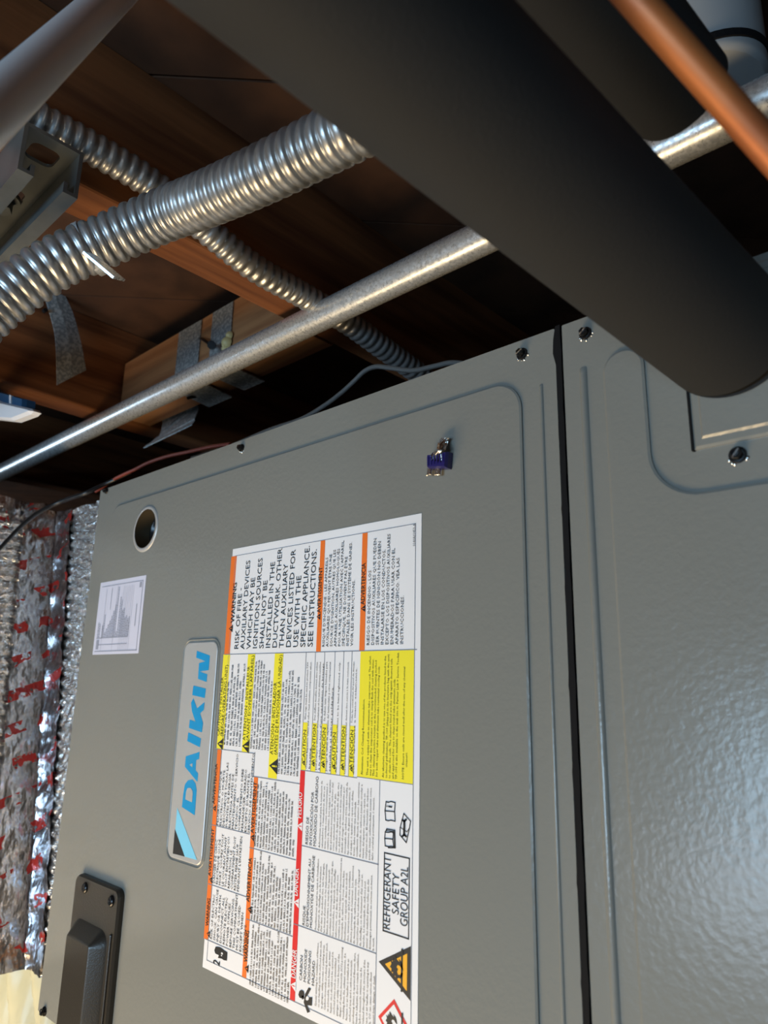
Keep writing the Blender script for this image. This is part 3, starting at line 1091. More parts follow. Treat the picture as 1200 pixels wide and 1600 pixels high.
single(T, 'WARNING', C_((160, 1155), *B1), C_((212, 730), *B1), 0.0042, YT, bold=0.02)
single(T, 'AVERTISSEMENT', C_((66, 1050), *B2), C_((98, 570), *B2), 0.0034, YT, bold=0.015)
single(T, 'ADVERTENCIA', C_((527, 965), *B2), C_((546, 530), *B2), 0.0034, YT, bold=0.015)
single(T, '0140A01453-A', C_((1058, 355), *B2), C_((1062, 120), *B2), 0.0019, YT, res=1)
# yellow strip headings
block(T, ['CAUTION - INSTALLER', '(BEFORE OPERATING UNIT)'], C_((90, 990), *B3), C_((130, 1000), *B3), C_((212, 200), *B3), YT, capk=0.78)
block(T, ['ATTENTION - INSTALLEUR', "(AVANT D'OPERER L'APPAREIL)"], C_((375, 1040), *B3), C_((414, 1045), *B3), C_((495, 95), *B3), YT, capk=0.78)
block(T, ['ATENCIÓN - INSTALADOR', '(ANTES DE FUNCIONAR LA UNIDAD)'], C_((680, 1195), *B3), C_((725, 1200), *B3), C_((798, 90), *B3), YT, capk=0.78)
for i, t in enumerate(('CAUTION', 'ATTENTION', 'ATENCIÓN', 'CAUTION', 'ATTENTION', 'ATENCIÓN')):
    xl, xr = xe[i]
    zs = pn(*C_((95, 1092), *B4), YT)[1]
    ln = (0.0192, 0.0227, 0.0213)[i % 3]
    put_line(T, t, (xr - (xr - xl) * 0.2, zs), (0, 1), (-1, 0), (xr - xl) * 0.62, ln / line_width(t, 2), YT, 0, 2)
body = [['Wet rags must be used to protect TXV', '(Thermal Expansion Valve) and other heat sensitive components when', 'brazing.'],
        ['Des chiffons mouillés doivent être utilisés', 'pour protéger le détendeur thermostatique et les autres éléments sensibles', "à la chaleur lors d'une opération de brasage."],
        ['Se deben usar trapos húmedos para', 'proteger la válvula de expansión del termostato y otros componentes', 'sensibles al aplicar soldadura.'],
        ['', 'All drain pan connections to be hand tightened only.'],
        ['', 'Les raccords du bac récupérateur doivent être serrés à la main seulement.'],
        ['Todas las conexiones del panel de drenaje', 'deben apretarse a mano solamente.']]
for i, ls in enumerate(body):
    xl, xr = xe[i]
    nxt = xe[i + 1][0] if i < 5 else yx0
    gap = nxt - xl
    pitch = gap / 3.0
    for j, t in enumerate(ls):
        zs = (zt_s + 0.0015) if j == 0 else zr + 0.0012
        zend = zm - 0.006
        full = 0.00098 if j != 0 else 0.00098
        if t:
            xs = min(0.0041, (zend - zs) / line_width(t, 1))
            put_line(T, t, (xl + pitch * (j + 0.85) + 0.0002, zs), (0, 1), (-1, 0), pitch * 0.52, xs, YT, 0, 1)
block(T, ['Aluminum Coil Cleaning Recommendation.'], C_((640, 1205), *B4), C_((640, 1205), *B4), C_((655, 490), *B4), YT)
block(T, ['This unit is equipped with an aluminum tube evaporator coil. The safest', 'way to clean the evaporator coil is to simply flush the coil with water.', 'This cleaning practice remains as the recommended cleaning method', 'for both copper tube and aluminum tube residential cooling coils.'],
      C_((690, 1215), *B4), C_((778, 1222), *B4), C_((712, 90), *B4), YT, capk=0.6)
block(T, ['An alternate cleaning method is to use one of the products listed in the', 'technical publication, TP-109 (shipped in the literature bag with the unit)', 'to clean the coils. The cleaners listed are the only agents deemed safe', 'and approved for use to clean round tube aluminum coils.', 'TP-109 is also available on the web site in, Partner Link > Service Toolkit.'],
      C_((838, 1230), *B4), C_((962, 1250), *B4), C_((880, 55), *B4), YT, capk=0.6)
block(T, ['NOTE: Ensure coils are rinsed well after the use of any chemical', '          cleaners.'], C_((1025, 1250), *B4), C_((1056, 1252), *B4), C_((1030, 190), *B4), YT, capk=0.6)
# tiny print that cannot be read
faint_lines(T, C_((150, 1085), *B3), C_((318, 1105), *B3), C_((235, 155), *B3), 6, 1, YT)
faint_lines(T, C_((445, 1125), *B3), C_((632, 1150), *B3), C_((520, 145), *B3), 7, 2, YT)
faint_lines(T, C_((752, 1400), *B3), C_((955, 1440), *B3), C_((880, 150), *B3), 7, 3, YT)
# electric shock columns
block(T, ['RISK OF ELECTRIC', 'SHOCK. CAN CAUSE', 'INJURY OR DEATH.', 'DISCONNECT ALL', 'REMOTE ELECTRIC', 'POWER SUPPLIES', 'BEFORE SERVICING.', 'THIS COMPARTMENT', 'MUST BE CLOSED', 'EXCEPT WHEN', 'SERVICING.'],
      C_((148, 620), *B7), C_((508, 785), *B7), C_((420, 120), *B7), YT, capk=0.62)
block(T, ['DANGER DE CHOC', 'ELECTRIQUE OU DE', 'MORT. COUPEZ TOUT', 'LE COURANT AVANT', 'TOUT ENTRETIEN OU', 'REPARATION. LE', 'COMPARTIMENT DOIT', 'RESTER FERME SAUF', "PENDANT L'ENTRETIEN"],
      C_((168, 1475), *B5), C_((420, 1560), *B5), C_((445, 980), *B5), YT, capk=0.66)
block(T, ['PELIGRO DE CHOQUE', 'ELECTRICO O MUERTE.', 'DESCONECTE TODAS LAS', 'FUENTES DE ENERGIA', 'ELECTRICA ANTES DE', 'MANTENIMIENTO O SERVICIO', 'TECNICO. EL', 'COMPARTIMENTO DEBE', 'PERMANECER CERRADO', 'EXCEPTO DURANTE EL', 'SERVICIO DE MANTENIMIENTO'],
      C_((205, 872), *B5), C_((532, 945), *B5), C_((580, 115), *B5), YT, capk=0.62)
single(T, 'WARNING', C_((112, 480), *B7), C_((128, 170), *B7), 0.0032, YT, bold=0.015)
single(T, 'AVERTISSEMENT', C_((135, 1400), *B5), C_((157, 900), *B5), 0.0030, YT, bold=0.015)
single(T, 'ADVERTENCIA', C_((172, 645), *B5), C_((196, 225), *B5), 0.0030, YT, bold=0.015)
single(T, 'WARNING', C_((540, 880), *B7), C_((558, 525), *B7), 0.0034, YT, bold=0.015)
single(T, 'ADVERTENCIA', C_((574, 215), *B7), (310 + 545 / 6.665, 1160 + 1205 / 6.665), 0.0034, YT, bold=0.015)
single(T, 'AVERTISSEMENT', C_((572, 950), *B5), C_((612, 415), *B5), 0.0034, YT, bold=0.015)
single(T, 'DANGER', C_((1072, 1060), *B7), C_((1085, 740), *B7), 0.0040, YT, 1, bold=0.015)
single(T, 'DANGER', C_((28, 1205), *B6), C_((44, 945), *B6), 0.0040, YT, 1, bold=0.015)
single(T, 'PELIGRO', C_((62, 475), *B6), C_((76, 228), *B6), 0.0040, YT, 1, bold=0.015)
faint_lines(T, C_((575, 1125), *B7), C_((990, 1320), *B7), C_((720, 460), *B7), 14, 4, YT, lens=[.93, .82, .98, .9, .88, .95, .97, .8, .75, .96, .9, .86, .93, .3])
faint_lines(T, C_((592, 410), *B7), C_((1015, 560), *B7), (310 + 680 / 6.665, 1160 + 1150 / 6.665), 14, 5, YT)
faint_lines(T, C_((592, 1090), *B5), C_((990, 1185), *B5), C_((640, 390), *B5), 14, 6, YT, lens=[.93, .97, .9, .96, .88, .94, .99, .9, .85, .88, .84, .8, .76, .25])
# carbon monoxide columns
block(T, ['CARBON', 'MONOXIDE', 'POISONING', 'HAZARD'], C_((122, 770), *B8), C_((232, 800), *B8), C_((200, 490), *B8), YT, capk=0.62, res=2)
block(T, ['RISQUE', "D'EMPOISONNEMENT AU", 'MONOXYDE DE CARBONE'], C_((148, 272), *B8), C_((213, 290), *B8), C_((192, 825), *B6), YT, capk=0.66, res=2)
block(T, ['RIESGO DE', 'INTOXICACIÓN POR', 'MONÓXIDO DE CARBONO'], C_((125, 725), *B6), C_((200, 737), *B6), C_((230, 80), *B6), YT, capk=0.66, res=2)
block(T, ['Special warning for installation of furnace', 'or air handling units in enclosed areas such', 'as garages, utility rooms or parking areas.', 'Carbon monoxide producing devices (such', 'as automobile, space heater, gas water', 'heater, etc.) should not be operated in', 'enclosed areas such as unventilated', 'garages or utility rooms because of the', 'danger of carbon monoxide (CO) poisoning', 'resulting from the exhaust emissions. If a', 'furnace or air handler is installed in an', 'enclosed area and a carbon monoxide', 'producing device is operated therein, there', 'must be adequate direct outside ventilation.', 'Carbon monoxide emissions can be', 'circulated throughout the structure if the', 'furnace or air handler is operating in any', 'mode. CO can cause serious illness', 'permanent brain damage or death.'],
      C_((248, 1065), *B8), C_((768, 1140), *B8), C_((300, 390), *B8), YT, capk=0.56)
block(T, ["Avertissement spécial au sujet de l'installation", "d'appareils de chauffage ou de traitement", "d'air dans des endroits clos, tels les garages,", "les locaux d'entretien et les stationnements.", "Evitez de mettre en marche les appareils", 'produisant du monoxyde de carbone (tels que', 'les automobiles, les appareils de chauffage', 'autonome, etc.) dans des endroits non', "ventilés tels que les risques d'empoisonnement au", 'monoxyde de carbone. Si vous devez faire', 'fonctionner ces appareils dans un endroit', "clos, assurez-vous qu'il y ait une ventilation", "directe provenant de l'extérieur. Les émissions", 'de monoxyde de carbone peuvent être', "recirculées dans les endroits clos, si l'appareil", "de chauffage ou de traitement d'air sont en", 'marche. Le monoxyde de carbone peut', 'causer des maladies graves telles que des', 'dommages permanents au cerveau et meme', 'la mort.'],
      C_((250, 315), *B8), C_((766, 488), *B8), C_((225, 790), *B6), YT, capk=0.56)
block(T, ['Advertencia especial para la instalación de', 'calentadores ó manejadoras de aire en', 'áreas cerradas como estacionamientos ó', 'cuartos de servicio. Los equipos ó aparatos', 'que produzcan monóxido de carbono (tal', 'como automóvil, calentador de gas,', 'calentador de agua por medio de gas, etc.)', 'no deben ser operados en áreas cerradas', 'debido al riesgo de envenenamiento por', 'monóxido de carbono (CO) que resulta de', 'las emisiones de gases de combustión. Si', 'el equipo ó aparato se opera en dichas', 'áreas, debe existir una adecuada', 'ventilación directa al exterior. Las emisiones', 'de monóxido de carbono pueden circular a', 'través del aparato cuando se opera en', 'cualquier modo. El monóxido de carbono', 'puede causar enfermedades severas como', 'daño cerebral permanente ó muerte.'],
      C_((238, 752), *B6), C_((737, 868), *B6), C_((265, 85), *B6), YT, capk=0.56)
single(T, 'REFRIGERANT', (560 + 205 / 4.21, 1220 + 988 / 4.21), (560 + 214 / 4.21, 1220 + 500 / 4.21), 0.0049, YT, res=3)
single(T, 'SAFETY', (560 + 263 / 4.21, 1220 + 887 / 4.21), (560 + 268 / 4.21, 1220 + 615 / 4.21), 0.0046, YT, res=3)
single(T, 'GROUP A2L', (560 + 322 / 4.21, 1220 + 968 / 4.21), (560 + 326 / 4.21, 1220 + 570 / 4.21), 0.0049, YT, res=3)
single(T, '2', C_((240, 925), *B7), C_((228, 862), *B7), 0.0070, YT, res=3, bold=0.02)
single(T, 'i', C_((915, 378), *B6), C_((915, 355), *B6), 0.0042, YT, res=3, bold=0.03)
T.build('lettering', [M['ink'], M['white']], lab)

# pictograms on the label
PGM = [M['ink'], M['amber'], M['red'], M['white'], M['yellow'], M['orange']]      # 0 ink 1 amber 2 red 3 white 4 yellow 5 orange


def pp(mb, pts, m, y=YT, conv=None):
    mb.poly([pn(*(conv(p) if conv else p), y) for p in pts], y, m)


def alert(cpx, size, m=0, hole=4, y=YT):
    """warning triangle whose top points along the text's up direction"""
    PG = MB()
    x, z = pn(*cpx, y)
    s = size
    PG.poly([(x + s * .5, z - s * .58), (x + s * .5, z + s * .58), (x - s * .5, z)], y, m)
    PG.poly([(x + s * .22, z - s * .07), (x + s * .22, z + s * .07), (x - s * .18, z + s * .05), (x - s * .18, z - s * .05)], y - 0.00006, hole)
    PG.poly([(x + s * .40, z - s * .06), (x + s * .40, z + s * .06), (x + s * .30, z + s * .06), (x + s * .30, z - s * .06)], y - 0.00006, hole)
    PG.build('alert_triangle', PGM, lab)


alert(C_((98, 1075), *B3), 0.0066)
alert(C_((380, 1102), *B3), 0.0074)
alert(C_((686, 1320), *B3), 0.0082)
alert(C_((136, 1215), *B1), 0.0046, hole=5)
alert(C_((50, 1090), *B2), 0.0036, hole=5)
alert(C_((515, 1005), *B2), 0.0036, hole=5)
alert(C_((108, 560), *B7), 0.0036, hole=5)
alert(C_((128, 1430), *B5), 0.0034, hole=5)
alert(C_((165, 685), *B5), 0.0034, hole=5)
alert(C_((530, 940), *B7), 0.0038, hole=5)
alert(C_((562, 290), *B7), 0.0038, hole=5)
alert(C_((560, 990), *B5), 0.0038, hole=5)
alert(C_((1045, 1130), *B7), 0.0044, m=3, hole=2)
alert(C_((18, 1262), *B6), 0.0044, m=3, hole=2)
alert(C_((50, 545), *B6), 0.0044, m=3, hole=2)
for i in range(6):
    xl, xr = xe[i]
    zs = zb_s + 0.0040
    s = (xr - xl) * 0.62
    xm = (xl + xr) / 2
    PG = MB()
    PG.poly([(xm + s * .5, zs - s * .55), (xm + s * .5, zs + s * .55), (xm - s * .5, zs)], YT, 0)
    PG.poly([(xm + s * .3, zs - s * .07), (xm + s * .3, zs + s * .07), (xm - s * .1, zs + s * .06), (xm - s * .1, zs - s * .06)], YT - 0.00006, 4)
    PG.build('alert_triangle', PGM, lab)

fl_pts = [(-.46, .0), (-.40, .26), (-.30, .42), (-.10, .52), (-.16, .36), (.02, .44), (.18, .60), (.26, .52), (.22, .34), (.34, .44), (.36, .26), (.52, .30), (.46, .12), (.56, -.04), (.44, -.10), (.46, -.30), (.34, -.24),
          (.30, -.46), (.16, -.40), (.0, -.54), (-.08, -.44), (-.26, -.44), (-.38, -.30), (-.44, -.12), (-.30, -.14), (-.22, -.26), (-.06, -.30), (.02, -.16), (-.06, -.02), (.06, .06), (-.04, .20), (-.18, .18), (-.30, .08)]


def flame(x, z, s, m, y):
    global PG
    """flame; its own up (first coordinate) runs along the text's up = -x"""
    PG.poly([(x - p[0] * s, z + p[1] * s) for p in fl_pts], y, m)


BZ = ((560, 1220), 4.21)
o3 = [pn(*C_(p, *BZ), YA) for p in ((345, 1088), (133, 1195), (340, 1448))]
zc3 = o3[1][1]
xb, xt = max(o3[0][0], o3[2][0]), o3[1][0]
zh, zl = o3[0][1], o3[2][1]
zc3 = (zh + zl) / 2
tri = [(xb, zl), (xb, zh), (xt, zc3)]
PG = MB()
PG.poly(tri, YA, 0)
tri2 = offset(tri, 0.0022)
PG.poly(tri2, YT, 1)
xc3 = xb - (xb - xt) * 0.40
flame(xc3, zc3, 0.0088, 0, YT - 0.00008)
PG.poly([(xb - 0.0062, zc3 - 0.0095), (xb - 0.0050, zc3 - 0.0095), (xb - 0.0050, zc3 + 0.0095), (xb - 0.0062, zc3 + 0.0095)], YT - 0.00008, 0)
PG.build('flame_triangle', PGM, lab)
PG = MB()
# red diamond
dt = pn(*C_((235, 1435), *BZ), YA)
dl = pn(*C_((130, 1555), *BZ), YA)
hx, hz = dt[0] - dl[0], dt[1] - dl[1]
dc = (dt[0], dl[1])
dm = [(dc[0], dc[1] - hx), (dc[0] + hx, dc[1]), (dc[0], dc[1] + hx), (dc[0] - hx, dc[1])]
dc = (dt[0], dt[1] - hx)
dm = [(dc[0], dc[1] - hx), (dc[0] + hx, dc[1]), (dc[0], dc[1] + hx), (dc[0] - hx, dc[1])]
PG.poly(dm, YA, 2)
PG.poly(offset(dm, 0.0016), YT, 3)
flame(dc[0] - 0.001, dc[1], 0.0076, 0, YT - 0.00008)
PG.poly([(dc[0] + 0.0050, dc[1] - 0.006), (dc[0] + 0.0060, dc[1] - 0.006), (dc[0] + 0.0060, dc[1] + 0.006), (dc[0] + 0.0050, dc[1] + 0.006)], YT - 0.00008, 0)


def outline(pts, wdt=0.00055, m=0, y=YT, closed=True):
    P = [Vector(pn(*p, y)) for p in pts]
    n = len(P)
    for i in range(n if closed else n - 1):
        a, b = P[i], P[(i + 1) % n]
        d = (b - a).normalized() * wdt / 2
        nr = Vector((-d.y, d.x))
        PG.poly([tuple(a - d - nr), tuple(b + d - nr), tuple(b + d + nr), tuple(a - d + nr)], y, m)


PG.build('flame_diamond', PGM, lab)
PG = MB()
Z6 = lambda L: [C_(p, *B6) for p in L]
outline(Z6([(858, 315), (880, 322), (905, 315), (943, 325), (938, 410), (943, 500), (905, 490), (880, 495), (855, 488), (848, 400)]))
outline(Z6([(848, 402), (938, 410)]), closed=False)
PG.build('manual_symbol', PGM, lab)
PG = MB()
outline(Z6([(850, 600), (880, 605), (905, 600), (925, 605), (922, 680), (930, 740), (905, 735), (880, 738), (850, 730), (845, 660)]))
outline(Z6([(845, 660), (922, 668)]), closed=False)
outline(Z6([(850, 600), (865, 572), (940, 585), (945, 750), (880, 748)]), closed=False)
outline(Z6([(858, 586), (932, 596), (937, 748)]), closed=False, wdt=0.0004)
PG.build('manual_symbol', PGM, lab)
PG = MB()
outline(Z6([(1025, 428), (1088, 500), (1078, 560), (1048, 700), (988, 628), (990, 560)]))
outline(Z6([(990, 555), (1055, 600), (1078, 560)]), closed=False, wdt=0.0004)
outline(Z6([(1030, 500), (1028, 625)]), closed=False, wdt=0.0014)
outline(Z6([(1012, 488), (1030, 500), (1045, 485)]), closed=False, wdt=0.0011)
outline(Z6([(1012, 640), (1028, 625), (1045, 640)]), closed=False, wdt=0.0011)
PG.build('service_symbol', PGM, lab)
PG = MB()
Z8 = lambda L: [C_(p, *B8) for p in L]
pp(PG, Z8([(92, 880), (100, 850), (118, 838), (138, 850), (145, 880), (138, 905), (118, 915), (100, 905)]), 0)
pp(PG, Z8([(120, 890), (142, 888), (142, 918), (125, 925)]), 0)
pp(PG, Z8([(150, 880), (182, 818), (205, 830), (165, 905), (215, 905), (212, 980), (170, 975), (195, 1035), (172, 1045), (140, 950)]), 0)
pp(PG, Z8([(160, 905), (172, 892), (185, 905), (185, 925), (170, 935), (158, 925)]), 3, y=YT - 0.00006)
PG.build('person_symbol', PGM, lab)
PG = MB()
Z7 = lambda L: [C_(p, *B7) for p in L]
pp(PG, Z7([(190, 700), (232, 705), (260, 722), (290, 745), (318, 765), (312, 855), (282, 850), (255, 832), (215, 825), (225, 795), (185, 775), (175, 740)]), 0)
pp(PG, Z7([(252, 760), (270, 768), (268, 790), (250, 782)]), 3, y=YT - 0.00006)
pp(PG, Z7([(250, 790), (262, 795), (260, 808), (248, 802)]), 3, y=YT - 0.00006)
PG.build('hand_symbol', PGM, lab)

# name badge
BD = ((240, 990), 4.21)
BX0 = pn(277, 1165)[0]
BX1 = pn(330, 1165)[0]
BZ1 = pn(317, 1003)[1]
BZ0 = pn(303, 1350)[1]
bdg = MB()
ot = rounded([(BX0, BZ0), (BX1, BZ0), (BX1, BZ1), (BX0, BZ1)], 0.0065, 6)
bdg.plate(ot, 0.0, -0.0009, 0.0006)
bo = bdg.build('name_badge', M['badge'], ah)
rim = MB()
oo = offset(ot[:], -0.0026)
oi = offset(ot[:], -0.0012)
n = len(ot)
vs = [(p[0], 0.0, p[1]) for p in oo] + [(p[0], -0.0010, p[1]) for p in offset(ot[:], -0.0019)] + [(p[0], 0.0, p[1]) for p in oi]
rim.add(vs, [(k * n + i, k * n + (i + 1) % n, (k + 1) * n + (i + 1) % n, (k + 1) * n + i) for k in (0, 1) for i in range(n)], 0, True)
rim.build('embossed_rim', M['paint'], ah)
YE = -0.00105
lt = MB()
L_ = {
    'N': [(285, 113), (370, 145), (362, 240), (303, 245 + 5), (353, 268), (348, 318), (292, 298), (299, 195), (330, 185), (340, 182), (280, 158)],
    'I2': [(262, 342), (344, 362), (336, 424), (254, 404)],
    'K': [(246, 455), (262, 425), (285, 493), (335, 450), (330, 502), (305, 525), (325, 590), (317, 650), (232, 620), (238, 566), (275, 580), (252, 510)],
    'I1': [(228, 650), (311, 690), (304, 748), (221, 706)],
    'A': [(212, 808), (302, 778), (298, 826), (280, 832), (276, 900), (293, 920), (288, 976), (205, 875)],
    'A_': [(238, 862), (258, 853), (256, 880)],
    'D': [(195, 1055), (205, 995), (225, 965), (255, 960), (275, 985), (283, 1030), (270, 1195), (186, 1140)],
    'D_': [(210, 1090), (216, 1035), (226, 1015), (245, 1015), (258, 1035), (259, 1060), (254, 1110)],
}
for k_, ps in L_.items():
    hole = k_.endswith('_')
    lt.poly([pn(*C_(p, *BD), YE) for p in ps], YE - (0.0002 if hole else 0), 1 if hole else 0)
lt.build('lettering', [M['blue'], M['badge']], bo)
lg = MB()
lg.poly([pn(*C_(p, *BD), YE) for p in ((155, 1143), (285, 1490), (205, 1467), (143, 1290))], YE, 0)
lg.poly([pn(*C_(p, *BD), YE) for p in ((140, 1285), (205, 1467), (126, 1447))], YE, 1)
lg.build('emblem', [M['lightblue'], M['ink']], bo)

# small white chart label
CB = ((130, 880), 10.0)
q = [pn(*C_(p, *CB)) for p in ((280, 300), (990, 195), (865, 1420), (150, 1420))]
CX0, CX1 = (q[0][0] + q[3][0]) / 2, (q[1][0] + q[2][0]) / 2
CZ1, CZ0 = (q[0][1] + q[1][1]) / 2, (q[2][1] + q[3][1]) / 2
ch = MB().plate([(CX0, CZ0), (CX1, CZ0), (CX1, CZ1), (CX0, CZ1)], 0, -0.00025, 0).build('chart_label', M['chart'], ah)
tag(ch, 'small white label with a printed chart, stuck at left')
cm = MB()
W_, H_ = CX1 - CX0, CZ1 - CZ0


def cr(u0, u1, v0, v1, m=0, y=-0.0004):
    cm.poly([(CX0 + u0 * W_, CZ0 + v0 * H_), (CX0 + u1 * W_, CZ0 + v0 * H_), (CX0 + u1 * W_, CZ0 + v1 * H_), (CX0 + u0 * W_, CZ0 + v1 * H_)], y, m)


cr(.04, .96, .035, .05); cr(.05, .95, .93, .942); cr(.945, .955, .04, .94); cr(.05, .75, .215, .228); cr(.10, .74, .125, .136)
rr = random.Random(9)
prof = [.44, .42, .10, .40, .54, .30, .35, .40, .45, .52, .58, .66, .90, .30, .76, .72, .58, .60, .48, .50, .46, .48]
for i in range(22):
    u = .06 + .70 * i / 22
    v = .23
    while v < prof[i]:
        L2 = rr.uniform(.012, .035)
        cr(u, u + .022, v, min(v + L2, prof[i]))
        v += L2 + .006
for i in range(7):
    cr(.56 + .035 * i, .564 + .035 * i, .05, .90, 1)
cr(.17, .176, .05, .90, 1); cr(.42, .426, .05, .92, 1); cr(.29, .30, .60, .90, 0); cr(.86, .875, .35, .64); cr(.885, .93, .85, .92); cr(.06, .12, .07, .20)
cm.build('chart_print', [mat('faint_grey_ink', (0.31, 0.32, 0.40), 0.5), mat('pale_rule', (0.42, 0.43, 0.52), 0.5)], ch)

# ------------------------------------------------------------------ blade fuse lying against the panel
fz = empty('blade_fuse', (*[pn(683, 727)[0]], 0.0, pn(683, 727)[1]), 'dark blue blade fuse with crumpled foil strip stuck on grey panel', 'fuse')
FB = ((600, 660), 6.667)
yf0, yf1 = -0.0003, -0.0062
u = [pn(*C_(p, *FB), yf1) for p in ((440, 330), (485, 325), (500, 385), (590, 400), (600, 305), (650, 295), (636, 465), (440, 472))]
mb = MB().plate(u, yf0, yf1, 0.0007)
for i in range(6):
    t = i / 5
    x = u[7][0] + (u[6][0] - u[7][0]) * (0.1 + 0.8 * t)
    mb.box(x - 0.0005, x + 0.0005, yf1 - 0.0004, yf1, u[7][1] + 0.001, u[7][1] + 0.006)
mb.build('body', M['fuse'], fz)
for a_, b_ in ((452, 500), (535, 597)):
    ps = [pn(*C_(p, *FB), yf1 + 0.003) for p in ((a_, 470), (b_, 465), (b_ - 8, 548), (a_ - 6, 556))]
    MB().plate(ps, yf1 + 0.0038, yf1 + 0.0024, 0.0004).build('prong', M['tin'], fz)
fo = MB()
grid = []
rr = random.Random(3)
rows = [((490, 390), (600, 395)), ((490, 335), (592, 330)), ((510, 315), (600, 300)), ((550, 270), (640, 290)), ((560, 215), (650, 235)), ((580, 180), (665, 195)), ((600, 165), (672, 155))]
nv = 5
vs, fs = [], []
for i, (a_, b_) in enumerate(rows):
    for j in range(nv):
        t = j / (nv - 1)
        yy = -0.0035 - 0.004 * math.exp(-((i - 2) / 2.0) ** 2) + rr.uniform(-.0012, .0012)
        p = pn(a_[0] / 6.667 + 600 + (b_[0] - a_[0]) * t / 6.667, a_[1] / 6.667 + 660 + (b_[1] - a_[1]) * t / 6.667 + rr.uniform(-.8, .8), yy)
        vs.append((p[0], yy, p[1]))
nvt = len(vs)
vs += [(p[0], p[1] + 0.0005, p[2]) for p in vs]
for i in range(len(rows) - 1):
    for j in range(nv - 1):
        a = i * nv + j
        fs += [(a, a + 1, a + nv + 1, a + nv), (nvt + a, nvt + a + nv, nvt + a + nv + 1, nvt + a + 1)]
fo.add(vs, fs)
fo.build('foil_strip', M['tin'], fz)

# ------------------------------------------------------------------ foil wrapped duct at left
fd = empty('foil_duct', (-0.85, 0.1, -0.26), 'air duct wrapped in silver bubble foil with red printed tape', 'duct')
YFACE = 0.030


def corner_x(z):
    t = (0.184 - z) / (0.184 + 0.2613)
    return -0.8165 + t * (0.8165 - 0.7508)


ZF0, ZF1 = -0.262, 0.186
rb = random.Random(21)


def bub(u, z):
    """quilted rows of bubbles"""
    rowp = 0.0098
    r = z / rowp
    fr2 = abs(math.sin(PI * r))
    cell = abs(math.sin(PI * (u / 0.0105 + 0.5 * (math.floor(r) % 2))))
    return 0.0055 * (fr2 ** 0.7) * (0.45 + 0.55 * cell ** 0.7)


def wrap_face(name, fn, nu, nz, parent, m):
    mb = MB()
    vs, fs = [], []
    for i in range(nz + 1):
        for j in range(nu + 1):
            vs.append(fn(j / nu, i / nz))
    for i in range(nz):
        for j in range(nu):
            a = i * (nu + 1) + j
            fs.append((a, a + 1, a + nu + 2, a + nu + 1))
    mb.add(vs, fs, 0, True)
    return mb.build(name, m, parent)


def front_fn(u, v):
    z = ZF0 + (ZF1 - ZF0) * v
    xa, xb_ = corner_x(z), -0.6646
    x = xa + (xb_ - xa) * u
    jit = rb.uniform(-.0006, .0006)
    edge = 0.006 * max(0, 1 - min(u, 1) * 6)
    return (x, YFACE - bub(x + .3, z + 0.004 * math.sin(x * 60)) - edge * 0 + jit, z)


def side_fn(u, v):
    z0 = ZF0 + (ZF1 - ZF0) * v
    y = YFACE - 0.42 * u
    z = z0 + 0.012 * u
    jit = rb.uniform(-.0006, .0006)
    return (corner_x(z0) + bub(y, z + 0.003 * math.sin(y * 70)) - 0.01 * u + jit, y, z)


wrap_face('bubble_foil', front_fn, 52, 160, fd, M['foil'])
wrap_face('bubble_foil', side_fn, 110, 160, fd, M['foil'])
core = MB()
core.box(-1.25, -0.825, YFACE - 0.44, 0.45, ZF0 + 0.004, ZF1 - 0.004)
core.box(-0.825, -0.6650, YFACE + 0.004, 0.45, ZF0 + 0.006, ZF1 - 0.006)
core.build('duct_shell', M['galv_dull'], fd)


def tape(fn, nu, nz, wdt, name='foil_tape'):
    o = wrap_face(name, fn, nu, nz, fd, M['tape'])
    uvl = o.data.uv_layers.new(name='UVMap')
    for p in o.data.polygons:
        for li in p.loop_indices:
            vi = o.data.loops[li].vertex_index
            i, j = divmod(vi, nu + 1)
            uvl.data[li].uv = (j / nu * wdt, i / nz * (ZF1 - ZF0))
    return o


rt_ = random.Random(8)


def tape_fn(u, v):
    """one strip folded into the inside corner"""
    z = ZF0 + 0.001 + (ZF1 - ZF0) * v
    s = (u - 0.5) * 0.075
    wr = 0.0012 * math.sin(z * 150 + s * 60) + rt_.uniform(-.0008, .0008)
    rad = 0.006
    if s < 0:
        f = math.exp(s / rad)
        return (corner_x(z) + 0.0060 + wr + rad * f * 0.6, YFACE - 0.0060 + s - rad * f * 0.2, z)
    f = math.exp(-s / rad)
    return (corner_x(z) + 0.0060 + s * 0.85 + rad * f * 0.2, YFACE - 0.0060 - wr - rad * f * 0.6, z)


tag(tape(tape_fn, 24, 120, 0.075), 'silver tape with slanted red print down the corner')


def tape_top(u, v):
    z = ZF1 - 0.028 + 0.034 * u
    y = YFACE - 0.02 - 0.30 * v
    wr = 0.0015 * math.sin(y * 190) + rt_.uniform(-.0012, .0012)
    return (corner_x(ZF1) + 0.0045 + wr, y, z + 0.002 * math.sin(y * 90) + 0.012 * (0.05 + v))


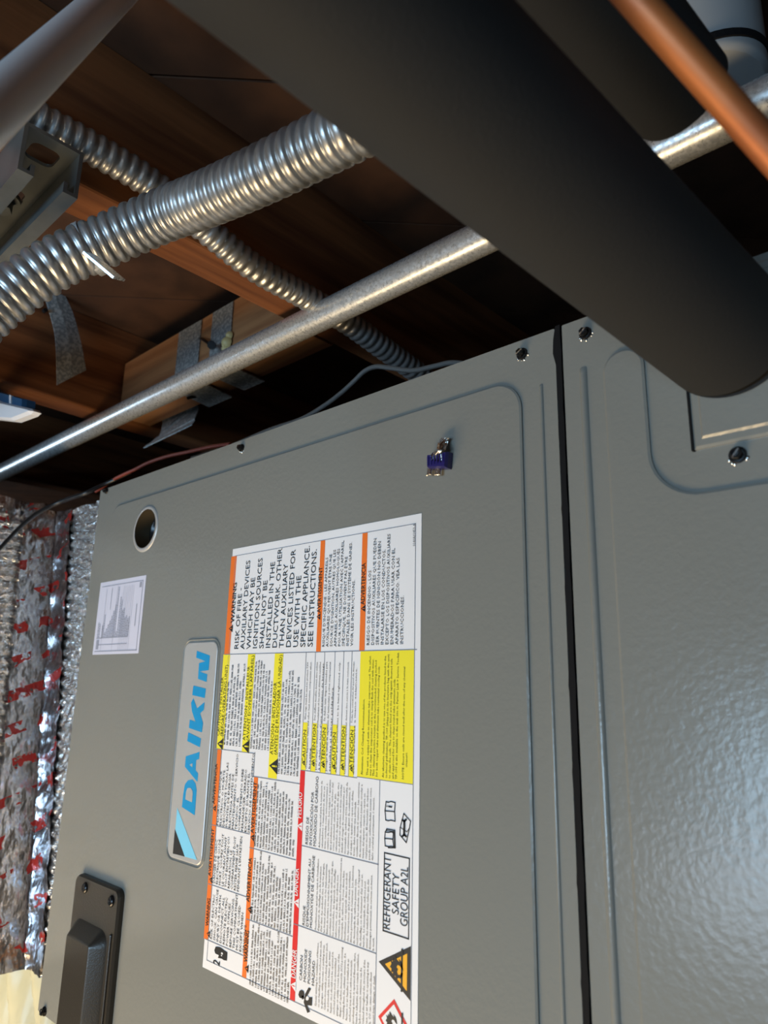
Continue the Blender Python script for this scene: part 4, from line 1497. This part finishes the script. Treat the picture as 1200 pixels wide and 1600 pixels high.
o = wrap_face('foil_tape', tape_top, 6, 70, fd, M['tape'])
uvl = o.data.uv_layers.new(name='UVMap')
for p in o.data.polygons:
    for li in p.loop_indices:
        i, j = divmod(o.data.loops[li].vertex_index, 7)
        uvl.data[li].uv = (j / 6 * 0.034, i / 70 * 0.30)

# cream wrinkled sheet under the duct
rs = random.Random(2)


def sheet_fn(u, v):
    x = -1.05 + 0.42 * u
    z = -0.60 + 0.335 * v
    y = 0.075 + 0.010 * math.sin(x * 95 + 2 * math.sin(z * 20)) + 0.004 * math.sin(x * 210 + z * 35) + rs.uniform(-.0006, .0006)
    return (x, y, z)


o = wrap_face('plastic_sheet', sheet_fn, 90, 60, None, M['cream'])
sm = o.modifiers.new('thickness', 'SOLIDIFY')
sm.thickness = 0.0015
tag(o, 'cream creased plastic sheet hanging under the foil duct', 'sheet')

# blue and white box behind the left joist
wb = empty('junction_box', at(0, 640, 1, -0.08), 'small blue box with a white lid at far left under the joist', 'box')
yq = -0.080
lidp = [at(*p, 1, yq) for p in ((-60, 600), (0, 627), (44, 637), (47, 641), (42, 646), (16, 656), (-60, 648))]
MB().plate([(p.x, p.z) for p in lidp], yq + 0.010, yq, 0.002).build('lid', M['whiteplastic'], wb)
bxp = [at(*p, 1, yq + 0.004) for p in ((-60, 588), (0, 612), (35, 622), (34, 637), (0, 630), (-60, 608))]
MB().plate([(p.x, p.z) for p in bxp], yq + 0.016, yq + 0.004, 0.001).build('box_body', M['bluebox'], wb)
sx = [at(*p, 1, yq + 0.0035) for p in ((15, 617), (18, 618), (18, 631), (15, 630))]
MB().plate([(p.x, p.z) for p in sx], yq + 0.01, yq + 0.003, 0).build('seam', M['whiteplastic'], wb)

# timber stand that carries the air handler
sd_ = empty('timber_stand', (-0.1, 0.28, FLOOR), 'timber stand carrying the grey air handler', 'stand')
MB().box(-0.585, 0.42, 0.02, 0.56, -0.290, -0.2675).build('deck', M['ply'], sd_)
for x in (-0.56, 0.36):
    for y in (0.04, 0.47):
        MB().box(x, x + 0.07, y, y + 0.07, FLOOR, -0.290).build('leg', M['wood_block'], sd_)

bpy.data.objects.remove(_fo)
